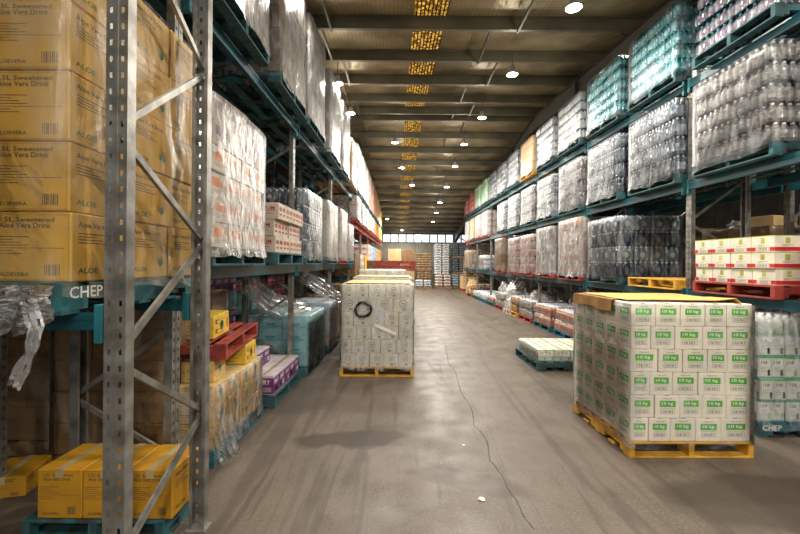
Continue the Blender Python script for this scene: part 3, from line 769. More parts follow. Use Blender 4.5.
for y0, y1 in ((YB-.5, YR), (YR, YF+.3)):
    n = 12
    for i in range(n):
        a, b = y0+(y1-y0)*i/n, y0+(y1-y0)*(i+1)/n
        za, zb = [(7.83-.125*t if y0 == YR else 6.286-.072*(YR-t))+PD+.01 for t in (a, b)]
        for (xa0, xa1, xb0, xb1) in ((XL, skyx(a)-.28+.0, XL, skyx(b)-.28), (skyx(a)+.30, XR, skyx(b)+.30, XR)):
            q.face([(xa0, a, za), (xb0, b, zb), (xb1, b, zb), (xa1, a, za)])
ceiling = struct(obj('ceiling', q.mesh('ceiling', [M_ROOF])))
# translucent amber corrugated strip
am = bpy.data.materials.new('amber_translucent_sheet'); am.use_nodes = True; nt = am.node_tree; N = nt.nodes
tl = N.new('ShaderNodeBsdfTranslucent'); df = N.new('ShaderNodeBsdfDiffuse'); ms = N.new('ShaderNodeMixShader'); ms.inputs[0].default_value = .12
tc = N.new('ShaderNodeTexCoord'); mp = N.new('ShaderNodeMapping'); mp.inputs['Scale'].default_value = (1, 1, 1); ns = N.new('ShaderNodeTexVoronoi'); ns.inputs['Scale'].default_value = 14
cr = N.new('ShaderNodeValToRGB'); cr.color_ramp.elements[0].position = .25; cr.color_ramp.elements[0].color = lin('#f0b850'); cr.color_ramp.elements[1].position = .62; cr.color_ramp.elements[1].color = lin('#6b4410')
nt.links.new(tc.outputs['Object'], mp.inputs[0]); nt.links.new(mp.outputs[0], ns.inputs['Vector']); nt.links.new(ns.outputs['Distance'], cr.inputs[0])
for s_ in (tl, df): nt.links.new(cr.outputs[0], s_.inputs[0])
nt.links.new(tl.outputs[0], ms.inputs[1]); nt.links.new(df.outputs[0], ms.inputs[2]); nt.links.new(ms.outputs[0], N['Material Output'].inputs[0])
dk = pm('dark_sheet_rib', '#3a2a12', '#2c1f0c', 5, .8)
for y0, y1 in ((YB-.5, YR), (YR, YF+.3)):
    q = MB(); n = 20
    for i in range(n):
        a, b = y0+(y1-y0)*i/n, y0+(y1-y0)*(i+1)/n
        za, zb = [(7.83-.125*t if y0 == YR else 6.286-.072*(YR-t))+PD+.03 for t in (a, b)]
        for k in range(9):
            u0, u1 = -.29+.0667*k, -.29+.0667*(k+.66); u2 = -.29+.0667*(k+1)
            q.face([(skyx(a)+u0, a, za), (skyx(b)+u0, b, zb), (skyx(b)+u1, b, zb), (skyx(a)+u1, a, za)], 0)
            q.face([(skyx(a)+u1, a, za), (skyx(b)+u1, b, zb), (skyx(b)+u1, b, zb-.02), (skyx(a)+u1, a, za-.02)], 1)
            q.face([(skyx(a)+u1, a, za-.02), (skyx(b)+u1, b, zb-.02), (skyx(b)+u2, b, zb-.02), (skyx(a)+u2, a, za-.02)], 1)
            q.face([(skyx(a)+u2, a, za-.02), (skyx(b)+u2, b, zb-.02), (skyx(b)+u2, b, zb), (skyx(a)+u2, a, za)], 1)
    obj('skylight', q.mesh('skylight', [am, dk]), ceiling)
# purlins
M_PUR = pm('purlin_steel', '#6a6552', '#4c4839', 1.3, .5, .35, .05, vary=.06)
def purlin_mesh():
    q = MB(); t = .004
    q.box(XL, XR, -t/2, t/2, 0, PD); q.box(XL, XR, -t/2, .07, 0, t); q.box(XL, XR, -.07, t/2, PD-t, PD); q.box(XL, XR, .07-t, .07, 0, .02)
    return q.mesh('purlin', [M_PUR])
pme = purlin_mesh()
pys = [5.8-1.3*k for k in range(11)][::-1]+[7.1, 8.4, 9.7, 11.0, 12.1]+[12.62+1.27*k for k in range(15)]
for y in pys: obj('purlin', pme, ceiling, (0, y, roof_h(y)))
# sag rods / bridging between purlins
bm_ = MB(); bm_.bar((0, 0, 0), (0, 1, 0), .035, .05); bme = bm_.mesh('bridging', [M_PUR])
for k in range(len(pys)-1):
    a, b = pys[k], pys[k+1]
    if a < 3 or a > 26: continue
    for x in ((-1.45, 1.6) if k % 2 else (-1.25, 2.05)):
        o = obj('bridging', bme, ceiling, (x, a, roof_h(a)+.05)); o.scale = (1, b-a, 1)
# rafters, running down the building on steel columns
M_RAFT = pm('rafter_steel', '#4a463c', '#39362f', 2, .5, .3)
def rafter(x):
    q = MB(); n = 10
    for y0, y1 in ((YB, YR), (YR, YF-.1)):
        for i in range(n):
            a, b = y0+(y1-y0)*i/n, y0+(y1-y0)*(i+1)/n
            za, zb = roof_h(a+.001 if y0 == YR else a), roof_h(b)
            da = .42+.35*max(0, (a-25)/6); db = .42+.35*max(0, (b-25)/6)
            for (xx0, xx1, t0, t1, d0, d1) in ((-.09, .09, .012, 0, 0, 0),):
                q.face([(-.09, a, za), (.09, a, za), (.09, b, zb), (-.09, b, zb)])
                q.face([(-.09, a, za-da), (-.09, b, zb-db), (.09, b, zb-db), (.09, a, za-da)])
                q.face([(-.09, a, za-da+.015), (-.09, b, zb-db+.015), (.09, b, zb-db+.015), (.09, a, za-da+.015)])
                q.face([(0, a, za), (0, b, zb), (0, b, zb-db), (0, a, za-da)])
                for sx_ in (-.09, .09): q.face([(sx_, a, za-da), (sx_, b, zb-db), (sx_, b, zb-db+.015), (sx_, a, za-da+.015)])
    for k in range(7): y = YB+3+k*5.3; q.box(-.085, .085, y-.006, y+.006, roof_h(y)-.41, roof_h(y)-.01)
    return obj('rafter', q.mesh('rafter', [M_RAFT]), ceiling, (x, 0, 0))
for x in (4.15, -8.2): rafter(x)
def column(x, y, h):
    q = MB(); q.box(-.09, .09, -.1, -.088, 0, h); q.box(-.09, .09, .088, .1, 0, h); q.box(-.005, .005, -.088, .088, 0, h); q.box(-.14, .14, -.15, .15, 0, .015)
    return struct(obj('column', q.mesh('column', [M_RAFT]), None, (x, y, 0)))
for k, x in enumerate((4.15, -8.2)):
    o = column(x, YF-.25, 3.95); o.name = f'trim_{k+1}'
q = MB(); q.bar((4.2, YF-.2, 3.95), (7.4, YF-.2, 2.1), .07); struct(obj('trim_3', q.mesh('trim_3', [M_RAFT])))

# high-bay lamps: real lamps hung below the roof
lamp_em = bpy.data.materials.new('lamp_lens'); lamp_em.use_nodes = True; nt = lamp_em.node_tree; em = nt.nodes.new('ShaderNodeEmission'); em.inputs[0].default_value = (1, .98, .94, 1); em.inputs[1].default_value = 30
nt.links.new(em.outputs[0], nt.nodes['Material Output'].inputs[0])
M_HOUS = pm('lamp_housing', '#c9c9c6', '#a9a9a6', 5, .4, .4)
hq = MB(); hq.cyl(0, 0, [(.11, 0, 0), (.10, .04, 0), (.055, .08, 0), (.045, .17, 0)], 16); hous = hq.mesh('housing', [M_HOUS])
lq = MB(); lq.cyl(0, 0, [(.10, -.004, 0), (.105, .006, 0)], 16); lq.face([(.10*math.cos(2*PI*i/16), .10*math.sin(2*PI*i/16), -.004) for i in range(16)][::-1]); lens = lq.mesh('lens', [lamp_em])
rq = MB(); rq.bar((0, 0, .17), (0, 0, .47), .012); rodm = rq.mesh('hanger', [M_DARK])
LAMPS = [(2.40, 5.6, 'nearest lamp of the right row at the picture top'), (2.20, 7.95, 'second lamp from the camera in the right row'), (2.20, 10.9, 'third lamp from the camera in the right row'), (2.1, 13.3, 'fourth lamp in the right row'),
         (2.07, 15.3, 'fifth lamp in the right row'), (2.05, 17.8, 'sixth lamp in the right row'), (2.0, 20.3, 'seventh lamp in the right row'), (2.0, 22.4, 'eighth lamp in the right row'), (2.0, 24.6, 'ninth lamp in the right row, far down the aisle'),
         (-1.36, 5.25, 'nearest left lamp beside the tall wrapped stacks'), (-1.36, 8.5, 'second left lamp just above the tall stacks'), (-1.34, 10.6, 'third left lamp, left of the amber strip'), (-.2, 13.2, 'lamp just left of the amber strip past the ridge'),
         (.04, 15.5, 'lamp beside the amber strip, second past the ridge'), (.5, 17.6, 'lamp right of the amber strip, third past the ridge'), (0.1, 27.2, 'small distant lamp near the far windows'), (0.1, 29.0, 'farthest lamp just before the window row'),
         (2.4, 2.6, 'right lamp above and behind the picture'), (-1.36, 2.6, 'left lamp above the near rack'), (.6, -1.2, 'lamp behind the camera'), (2.9, -.6, 'lamp behind the camera to the right'), (2.2, -3.6, 'second lamp behind the camera to the right'), (-.4, -4.0, 'second lamp behind the camera'), (5.9, 4.0, 'lamp over the rear right racks'), 
         (6.4, 12.0, 'lamp behind the right racks'), (-.8, 24.0, 'lamp over the far aisle end')]
for (x, y, lb) in LAMPS:
    z = roof_h(y)-.46
    e = bpy.data.objects.new('high_bay_lamp', None); COL.objects.link(e); e.location = (x, y, z); e.empty_display_size = .2
    tag(e, 'round white high-bay '+lb, 'lamp', 'high-bay lamps under the roof')
    hh = obj('housing', hous, e); obj('lens', lens, hh); obj('hanger', rodm, e)
    l = bpy.data.lights.new('lamp_light', 'AREA'); l.shape = 'DISK'; l.size = .22; l.energy = LAMP_POWER; l.color = (1.0, .94, .84)
    lo = bpy.data.objects.new('lamp_light', l); COL.objects.link(lo); lo.parent = e; lo.location = (0, 0, -.02); lo.rotation_euler = (0, 0, 0)
    p2 = bpy.data.lights.new('lamp_spill', 'POINT'); p2.energy = LAMP_POWER*.24; p2.shadow_soft_size = .12; p2.color = (1.0, .94, .84)
    po = bpy.data.objects.new('lamp_spill', p2); COL.objects.link(po); po.parent = e; po.location = (0, 0, -.14)

# ---------------------------------------------------------------- racking
def post_mesh(h):
    def mk():
        q = MB(); W = .1; D = .06; xs = [-.05, -.033, -.020, .020, .033, .05]
        zs = [0, .04]; z = .04
        while z+.075 < h: zs += [z+.026, z+.075]; z += .075
        zs.append(h)
        for k in range(len(zs)-1):
            hole = (k % 2 == 1) and k < len(zs)-2
            if hole:
                for a, b in ((0, 1), (2, 3), (4, 5)): q.face([(xs[a], 0, zs[k]), (xs[b], 0, zs[k]), (xs[b], 0, zs[k+1]), (xs[a], 0, zs[k+1])])
            else: q.face([(xs[0], 0, zs[k]), (xs[5], 0, zs[k]), (xs[5], 0, zs[k+1]), (xs[0], 0, zs[k+1])])
        for s in (-1, 1):
            q.face([(s*.05, 0, 0), (s*.05, D, 0), (s*.05, D, h), (s*.05, 0, h)]); q.face([(s*.05, D, 0), (s*.03, D, 0), (s*.03, D, h), (s*.05, D, h)])
            q.face([(s*.046, .002, 0), (s*.046, D-.002, 0), (s*.046, D-.002, h), (s*.046, .002, h)])
        # stiffening rib pressed into the face
        q.box(-.006, .006, -.004, .001, 0, h)
        return q.mesh('post', [M_STEEL])
    return cached(('post', h), mk)
def frame(side, c, y, h, label, dep=.84, along=False, p1=(.3, 1.29, 2.36, 3.5, 4.6, 5.7), p2=(.75, 1.87, 3.0, 4.1, 5.2)):
    """upright frame: two perforated posts and zig-zag braces. origin at the aisle-side post"""
    s = -1 if side == 'L' else 1
    e = bpy.data.objects.new('upright_frame', None); COL.objects.link(e); e.empty_display_size = .2
    if along:      # frame of the crosswise row: depth runs along y
        e.location = at(side, c, y, 0); e.rotation_euler = (0, 0, rz(side))
    else:
        e.location = at(side, s*c, y, 0); e.rotation_euler = (0, 0, rz(side)+(PI/2 if side == 'L' else -PI/2))
    # local: first post face towards -y, depth along +y
    me = post_mesh(h)
    foot = cached('foot', lambda: (lambda q: (q.bbox(-.065, .065, -.02, .08, 0, .007, .002), q.mesh('foot_plate', [M_STEEL]))[-1])(MB()))
    for pp in (obj('post', me, e, (0, 0, 0)), obj('post', me, e, (0, dep, 0), (0, 0, PI))): obj('foot_plate', foot, pp)
    P1 = [z for z in p1 if z < h]; P2 = [z for z in p2 if z < h]; seq = sorted([(z, 0) for z in P1]+[(z, 1) for z in P2])
    for (za, sa), (zb, sb) in zip(seq[:-1], seq[1:]):
        if sa == sb: continue
        ya, yb = (.03 if sa == 0 else dep-.03), (.03 if sb == 0 else dep-.03)
        def mk(za=za, zb=zb, ya=ya, yb=yb):
            q = MB(); q.bar((0, ya, za+.03), (0, yb, zb-.03), .034, .022, up=Vector((1, 0, 0))); return q.mesh('brace', [M_STEEL])
        obj('brace', cached(('brace', za, zb, ya, yb), mk), e)
    tag(e, label, 'rack frame')
    return e
def beam(side, c, y0, y1, ztop, label, mat=None, s=None, ht=.115, conn=True, col='teal'):
    mat = mat or M_TEAL; s = s if s is not None else (-1 if side == 'L' else 1); L_ = y1-y0-.01
    e = bpy.data.objects.new('rack_beam', None); COL.objects.link(e); e.empty_display_size = .1
    e.location = at(side, s*c, y0+.005, ztop-ht); e.rotation_euler = (0, 0, rz(side))
    def mk():
        q = MB(); q.bbox(-.022, .022, .05, L_-.05, 0, ht, .004, 0); q.box(-.026, -.022, .05, L_-.05, ht*.62, ht*.92); q.box(.022, .026, .05, L_-.05, ht*.62, ht*.92)
        return q.mesh('rail', [mat])
    obj('rail', cached(('rail', round(L_, 3), mat.name), mk), e)
    if conn:
        for yy in (.05, L_-.05):
            def mk2():
                q = MB(); q.bbox(-.028, .028, -.02, .02, -.06, ht+.03, .003); q.box(-.031, .031, -.012, .012, -.045, -.02); return q.mesh('connector', [M_TEALB if mat is M_TEAL else mat])
            obj('connector', cached(('conn', mat.name), mk2), e, (0, yy, 0))
    tag(e, label, 'rack beam')
    return e

S_R = 2.95; PR = [2.65+S_R*k for k in range(8)]      # right post positions
CR = 4.12
for k, y in enumerate(PR):
    frame('R', CR, y, 4.55, f'galvanised upright frame, {ORD[k+1]} from the camera in the right rack')
for k in range(7):
    far = k >= 5
    for nm, zt, mt in (('lower', 1.40, M_TEAL), ('middle', 2.92, M_RED if k == 6 else M_TEAL), ('upper', 4.34, M_TEAL)):
        beam('R', CR-.03, PR[k]+.0, PR[k+1], zt, f'{"red" if mt is M_RED else "teal"} {nm} aisle-side beam, {ORD[k+1]} bay of the right rack', mt, conn=k < 5)
        beam('R', CR+.87, PR[k]+.0, PR[k+1], zt, f'teal {nm} rear beam, {ORD[k+1]} bay of the right rack', conn=False)
# second right row standing behind it
for k in range(5):
    frame('R', CR+1.42, PR[k]+.02, 4.55, f'galvanised upright frame of the rear right row, {ORD[k+1]} from the camera')
for k in range(4):
    for nm, zt in (('lower', 1.40), ('middle', 2.92), ('upper', 4.34)):
        beam('R', CR+1.39, PR[k], PR[k+1], zt, f'dark teal {nm} beam, {ORD[k+1]} bay of the rear right row', conn=False)

S_L = 3.03; PL_ = [2.89+S_L*k for k in range(9)]; CL = 1.66
for k, y in enumerate(PL_):
    frame('L', CL, y, 4.05, f'galvanised upright frame, {ORD[k+1]} from the camera in the left rack', dep=.74)
for k in range(8):
    if k < 3: lv = (('lower', 1.715, M_TEAL), ('upper', 3.77, M_TEAL))
    else: lv = (('lowest', 1.17, M_TEAL), ('middle', 2.98, M_RED), ('upper', 3.88, M_TEAL))
    for nm, zt, mt in lv:
        beam('L', CL-.03, PL_[k], PL_[k+1], zt, f'{"red" if mt is M_RED else "teal"} {nm} aisle-side beam, {ORD[k+1]} bay of the left rack', mt, conn=k < 4)
        beam('L', CL+.77, PL_[k], PL_[k+1], zt, f'dark {nm} rear beam, {ORD[k+1]} bay of the left rack', mt, conn=False)

# crosswise row in the left foreground
frame('W', -1.31, 1.84, 5.2, 'nearest galvanised upright frame with wide perforated post, left foreground', dep=.82, along=True, p1=(.3, 1.29, 2.36, 3.5, 4.6), p2=(.75, 1.87, 3.0, 4.1))
frame('W', -4.1, 1.84, 5.2, 'galvanised upright frame at the far left end of the near crosswise rack', dep=.82, along=True)
def xbeam(x0, x1, y, zt, label):
    e = bpy.data.objects.new('rack_beam', None); COL.objects.link(e); e.location = (x0, y, zt-.08); e.empty_display_size = .1
    L_ = x1-x0; q = MB(); q.bbox(.05, L_-.05, -.022, .022, 0, .08, .004); q.box(.05, L_-.05, -.026, -.022, .05, .072); obj('rail', q.mesh('rail', [M_TEAL]), e)
    for xx in (.03, L_-.03):
        q = MB(); q.bbox(xx-.02, xx+.02, -.028, .028, -.06, .12, .003); q.box(xx-.008, xx+.008, -.032, .0, -.04, -.01); obj('connector', q.mesh('connector', [M_TEALB]), e)
    tag(e, label, 'rack beam')
xbeam(-4.05, -1.36, 1.87, 1.505, 'teal front beam under the near yellow carton pallet, left foreground')
xbeam(-4.05, -1.36, 2.62, 1.505, 'teal rear beam under the near yellow carton pallet')
xbeam(-4.05, -1.36, 1.87, 3.75, 'teal upper beam above the near yellow cartons')
xbeam(-4.05, -1.36, 2.62, 3.75, 'teal upper rear beam above the near yellow cartons')

# ---------------------------------------------------------------- right rack goods
def slot(k): return 4.12+1.475*k
def Rl(k): return slot(k)
L3 = [  # style, desc, wrap, tiers
 ('violet', 'plum-labelled bottle pack', None, 5), ('teal', 'teal bottle pack', M_FILM_PACK, 5), ('teal', 'teal bottle pack', M_FILM_PACK, 5), ('white', 'white shrink-wrapped bottle pack', M_FILM_PACK, 5),
 ('white', 'white shrink-wrapped bottle pack', M_FILM_PACK, 5), ('CREAM', '', None, 0), ('clear', 'clear bottle pack', M_FILM, 5), ('clear', 'clear bottle pack', M_FILM, 5), ('clear', 'clear bottle pack', M_FILM, 5),
 ('GREEN', '', None, 0), ('GREEN', '', None, 0), ('RED', '', None, 0), ('RED', '', None, 0)]
for k, (st, ds, wm, tr_) in enumerate(L3):
    y0 = slot(k); nm = f'{ORD[k+1]} right top-level stack'
    if y0 > 23: continue
    if st == 'CREAM': load('R', y0, 3.92, 4.34, 'tan', 4, .25, 3, 3, nm, 'cream carton', 'carton', 'yellow', wrapm=M_FILM_PACK)
    elif st == 'GREEN': load('R', y0, 3.92, 4.34, 'greencard', 4, .25, 3, 3, nm, 'pale green carton', 'carton', 'teal', wrapm=M_FILM_PACK)
    elif st == 'RED': load('R', y0, 3.92, 4.34, 'redcard', 4, .25, 3, 3, nm, 'red carton', 'carton', 'teal', wrapm=M_FILM_PACK)
    else:
        load('R', y0, 3.92, 4.34, st, tr_, 1.0/tr_, 3, 4, nm, ds, 'pack', 'teal', wrapm=wm, jit=.014)
L2 = [('silver', 'silver bottle pack', M_FILM_PACK, 5, .217), ('clear', 'clear bottle pack', M_FILM_PACK, 4, .27), ('clear', 'clear bottle pack', M_FILM_PACK, 4, .265), ('warm', 'warm-grey bottle pack', M_FILM_PACK, 4, .26), ('clear', 'clear bottle pack', M_FILM, 4, .25),
      ('warm', 'warm-grey bottle pack', M_FILM, 4, .25), ('clear', 'clear bottle pack', M_FILM, 4, .25), ('clear', 'clear bottle pack', M_FILM, 4, .25)]
for k, (st, ds, wm, tr_, th) in enumerate(L2):
    load('R', slot(k)+.05, 3.96, 2.92, st, tr_, th, 3, 4 if tr_ == 5 else 3, f'{ORD[k+1]} right middle-level stack', ds, 'pack', 'teal', wrapm=wm, jit=.010)
for k, st, cl, wm in ((9, 'redwhite', 'red', M_FILM), (10, 'redwhite', 'red', M_FILM), (11, 'tan', 'teal', M_FILM_PACK), (12, 'greywhite', 'red', M_FILM)):
    load('R', slot(k), 3.96, 2.92, st, 4, .26, 3, 3, f'{ORD[k+1]} right middle-level stack', {'redwhite': 'red and white carton', 'tan': 'tan carton', 'greywhite': 'grey-white carton'}[st], 'carton', cl, wrapm=wm)
# first bay ahead: red-banded cartons
load('R', 4.15, 3.97, 1.40, 'redband', 3, .178, 4, 4, 'red-banded carton stack', 'cream carton with red corners', 'carton', 'red', wrapm=None, jit=.008)
load('R', 2.72, 3.97, 1.40, 'redband', 3, .178, 3, 4, 'nearest lower-level stack', 'cream red-cornered carton', 'carton', 'red', jit=.006)
pallet('R', 3.97+.58, 6.22, 1.40, 'yellow', 'empty yellow pallet beside the dark jug packs', rot=0)
load('R', 7.08, 3.96, 1.40, ['dark', 'jug', 'dark', 'jug'], 4, .275, 4, 4, 'dark jug stack', 'grey film pack of large bottles', 'pack', 'teal', wrapm=M_FILM_PACK, jit=.012)
L1 = [(8.6, 'taupered', 'taupe carton with salmon print', 'carton', 'red', 5, .25, M_FILM_MILK), (10.15, 'taupe', 'taupe carton', 'carton', 'red', 5, .24, M_FILM_MILK),
      (11.6, 'orange', 'orange-labelled bottle pack', 'pack', 'red', 5, .22, M_FILM), (13.0, 'orange', 'orange-labelled bottle pack', 'pack', 'red', 5, .22, M_FILM), (14.9, 'brown', 'tall brown carton', 'carton', 'red', 4, .30, M_FILM_THIN),
      (18.0, 'white', 'white and violet bottle pack', 'pack', 'teal', 3, .2, M_FILM), (20.6, 'brown', 'brown carton', 'carton', 'teal', 4, .22, M_FILM), (22.0, 'tan', 'tan carton', 'carton', 'teal', 4, .24, M_FILM)]
for k, (y0, st, ds, kd, pl, tr_, th, wm) in enumerate(L1):
    load('R', y0, 3.97, 1.40, st, tr_, th, 3, 3 if kd == 'pack' else 3, f'{ORD[k+4]} right lower-level stack', ds, kd, pl, wrapm=wm, jit=.01)
# floor level, right
load('R', 4.07, 3.74, 0, 'uht', 4, .225, 4, 4, 'milk bottle stack', 'white 1 kg bottle carton', 'carton', 'teal', wrapm=M_FILM, logo=True, detail=True, jit=.01, cat='box')
load('R', 4.07, 3.74, 1.048, 'milk', 1, .2, 4, 4, 'milk bottle stack top', 'clear-wrapped pack of white bottles', 'pack', palet=False, wrapm=M_FILM_MILK, jit=.01)
FR = [(7.15, 3.72, 'yellow', 'orange', .55), (8.75, 3.95, 'blue', 'orange', .55), (10.25, 3.95, 'teal', 'orange', .55), (11.7, 3.97, 'red', 'silver', .52), (13.2, 3.97, 'yellow', 'honey', .45), (14.75, 3.97, 'red', 'silver', .55),
      (16.3, 3.97, 'teal', 'orange', .30), (17.8, 3.97, 'blue', 'white', .28), (19.4, 3.97, 'teal', 'white', .2), (21.0, 3.97, 'red', 'honey', .5)]
for k, (y0, c, pl, st, hh) in enumerate(FR):
    n = max(1, round(hh/.25))
    ds = {'orange': 'orange-labelled bottle pack', 'silver': 'silver bottle pack', 'honey': 'honey-coloured bottle pack', 'white': 'white bottle pack'}[st]
    load('R', y0, c, 0, st, n, .26, 3, 3, f'{ORD[k+2]} right floor stack', ds, 'pack', pl, jit=.012, detail=y0 < 14)
for k, (y, c, sz, lb, mt) in enumerate(((7.7, 4.2, (.8, .9, .85), 'loose clear film heaped over orange bottle packs by the green-labelled stack', M_FILM), (12.3, 4.6, (.95, .9, .8), 'torn white film heap on the red floor pallet, third post along', M_FILM_HEAVY),
        (15.3, 4.5, (1.0, 1.1, .95), 'large white film heap low in the right rack', M_FILM_HEAVY), (16.9, 4.7, (.8, .8, .55), 'white film scrap on the far teal floor pallet', M_FILM_HEAVY), (10.8, 5.0, (.5, .8, 1.1), 'hanging film behind the teal floor pallet in the right rack', M_FILM))):
    crumple('plastic_film', 'R', (c, y, .15), sz, mt, lb, seed=20+k)
# draped tails of film spilling to the floor at the third and fourth posts
def ribbon(side, pts, wd, mat, label, seed=1, cat='plastic film', name='plastic_film', folds=3):
    rnd = random.Random(seed); q = MB(); n = len(pts); P = []
    fine = []
    for i in range(n-1):
        for t in range(4): fine.append(Vector(pts[i]).lerp(Vector(pts[i+1]), t/4))
    fine.append(Vector(pts[-1])); K = 9
    for i, p in enumerate(fine):
        d = (fine[min(i+1, len(fine)-1)]-fine[max(i-1, 0)]).normalized(); u = d.cross(Vector((.3, -1, .35))).normalized(); v = d.cross(u)
        row = []
        for j in range(K):
            t = (j/(K-1)-.5); o = p+u*t*wd*(1+.4*noise.noise((i*.4, seed, 0)))+v*(.05*math.sin(j*folds+i*.6)+.05*noise.noise((i*.5, j*.9, seed)))*wd*2.2
            row.append(o)
        P.append(row)
    for i in range(len(P)-1):
        for j in range(K-1): q.face([P[i][j], P[i+1][j], P[i+1][j+1], P[i][j+1]], 0, True)
    M = SIDE[side][0]; c0 = M @ Vector(pts[0]); q.v = [tuple((M @ Vector(v))-c0) for v in q.v]
    o = obj(name, q.mesh(name, [mat]), None, c0); tag(o, label, cat); return o
ribbon('R', [(4.4, 14.2, 1.2), (4.1, 14.0, .9), (3.9, 13.7, .5), (3.75, 13.5, .06)], .35, M_FILM_HEAVY, 'white film tail trailing to the floor beside a yellow pallet', 5)
ribbon('R', [(4.5, 8.9, 1.25), (4.35, 8.5, .95), (4.1, 8.0, .65), (3.9, 7.6, .45)], .4, M_FILM, 'clear film strip hanging behind the orange bottle packs', 8)
crumple('plastic_film', 'R', (4.2, 21.6, .15), (.7, .9, .75), pm('tan_bag', '#b59a72', '#94784f', 5, .6, 0, .4, 12), 'tan paper sack slumped on the farthest red floor pallet', 'sack', 31)

# rear right row: goods seen through the rack
load('R', 4.3, 5.55, 1.40, 'bluecard', 5, .215, 3, 3, 'rear wrapped blue stack', 'pale blue wrapped carton', 'carton', 'blue', wrapm=M_FILM_MILK, detail=False)
load('R', 5.9, 5.55, 1.40, 'brown', 4, .205, 3, 3, 'rear brown stack behind red-banded cartons', 'brown carton', 'carton', 'bare', wrapm=M_FILM_THIN, detail=False)
load('R', 7.2, 5.55, 1.40, 'taupe', 4, .22, 3, 3, 'rear taupe stack behind dark jugs', 'taupe carton', 'carton', 'bare', detail=False)
load('R', 8.75, 5.55, 1.40, 'brown', 4, .25, 3, 3, 'rear brown stack past the dark jugs', 'brown carton', 'carton', 'bare', detail=False)
load('R', 4.2, 5.55, 0, 'brown', 4, .28, 3, 3, 'rear floor stack behind milk bottles', 'brown carton', 'carton', 'bare', detail=False)
load('R', 5.8, 5.55, 0, 'brown', 4, .27, 3, 3, 'second rear floor stack', 'brown carton', 'carton', 'bare', detail=False)
load('R', 7.3, 5.55, 0, 'taupe', 4, .26, 3, 3, 'third rear floor stack', 'taupe carton', 'carton', 'bare', detail=False)
o = obj('tan_carton', carton_mesh('tan', .55, .4, .16), None, at('R', 5.0, 6.1, 1.98+.0), (0, 0, .3)); o.location = at('R', 5.95, 6.3, 1.402+.1462+.823); tag(o, 'open tan carton lying on the rear brown stack', 'box')
crumple('plastic_film', 'R', (5.9, 6.75, 1.402+.1462+.823), (.35, .4, .16), M_FILM_HEAVY, 'small bundle of white film on the rear brown stack', seed=44)
o = obj('lime_carton', carton_mesh('lime', .27, .2, .22), None, at('R', 5.90, 8.88, 1.402+.1462+1.0)); tag(o, 'small lime green carton on the rear brown stack beside the dark jug packs', 'box')

# ---------------------------------------------------------------- aisle: green-labelled stack
GX, GY = 2.66, 4.215
def aisle_stack(cx, cy, style, tiers, th, nx, ny, name, desc, pal, palname, wrapm, rot=0, widths=None, W=1.11, D=1.13, seed=5, vis='left', join=False):
    pallet('W', cx, cy, 0, pal, palname, rot=PI/2+rot, sx=D+.03, sy=W+.03)
    rnd = random.Random(seed); zb = .1462
    M = Matrix.Rotation(rot, 3, 'Z'); J = Joiner()
    for t in range(tiers):
        fx = widths[t % len(widths)] if widths else [1/nx]*nx
        x = -W/2
        for i, f in enumerate(fx):
            w_ = W*f
            for j in range(ny):
                d_ = D/ny
                if not (j == 0 or (i == 0 and vis == 'left') or (i == len(fx)-1 and vis == 'right') or t == tiers-1): continue
                p = M @ Vector((x+w_/2+rnd.uniform(-.003, .003), -D/2+d_*(j+.5)+rnd.uniform(-.003, .003)-(.006 if j == 0 else 0)*rnd.random(), 0))
                if join: J.add(carton_mesh(style, w_-.005, d_-.004, th-.0012), Matrix.Translation((p.x, p.y, t*th))); continue
                o = obj(NICE[style], carton_mesh(style, w_-.005, d_-.004, th-.0012), None, (cx+p.x, cy+p.y, zb+t*th), (0, 0, rot+rnd.uniform(-.007, .007)))
                if j == 0: wh = f'{ORD[i+1]} from left on near side'
                elif i == 0: wh = f'{ORD[j+1]} back on left side'
                elif i == len(fx)-1: wh = f'{ORD[j+1]} back on right side'
                else: wh = f'{ORD[i+1]} across, {ORD[j+1]} back'
                tag(o, f'{desc}, {ORD[t+1]} tier, {wh}, {name}', 'box', 'cartons of the '+name)
            x += w_
    if join: tag(obj('carton_stack', J.mesh('carton_stack'), None, (cx, cy, zb)), f'{name} of {desc}s, only its top showing', 'box stack', None, 'stuff')
    if wrapm: wrap('W', cx, cy, zb-.015, W+.02, D+.02, tiers*th+.02, wrapm, f'clear stretch wrap around the {name}', seed=seed, bulge=.007, rot=rot)
    return zb+tiers*th
ztop = aisle_stack(GX, GY, 'green', 6, .2095, 5, 5, 'aisle green stack', 'white green-labelled carton', 'yellow', 'yellow pallet under the green-labelled cartons in the aisle', M_FILM_THIN,
    rot=math.atan(.010), widths=[(.15, .18, .21, .21, .25), (.20, .205, .195, .20, .20), (.16, .19, .21, .22, .22), (.23, .20, .205, .165, .20), (.165, .20, .23, .20, .205), (.205, .205, .205, .175, .21)])
# yellow slip sheet on top with a lifted corner
q = MB(); n = 12; W, D = 1.06, 1.02; P = {}
for i in range(n+1):
    for j in range(n+1):
        u, v = i/n, j/n; z = .004+.004*noise.noise((u*3, v*3, 0))
        z += .045*max(0, u-.78)/.22*max(0, .5-v)*2 - .0*u
        if u > .92 and v < .35: z -= .10*(u-.92)/.08*(.35-v)/.35
        z += .02*math.sin(PI*u)*(1-v)*.4
        P[i, j] = (-.42*0-W/2+W*u+.02, -D/2+D*v+(.10*(1-v)*(1-u)), z)
for i in range(n):
    for j in range(n):
        a = [P[i, j], P[i+1, j], P[i+1, j+1], P[i, j+1]]; q.face(a, 0, True); q.face([(p[0], p[1], p[2]-.004) for p in a][::-1], 0, True)
for i in range(n): a, b = P[i, 0], P[i+1, 0]; q.face([a, (a[0], a[1], a[2]-.004), (b[0], b[1], b[2]-.004), b], 0)
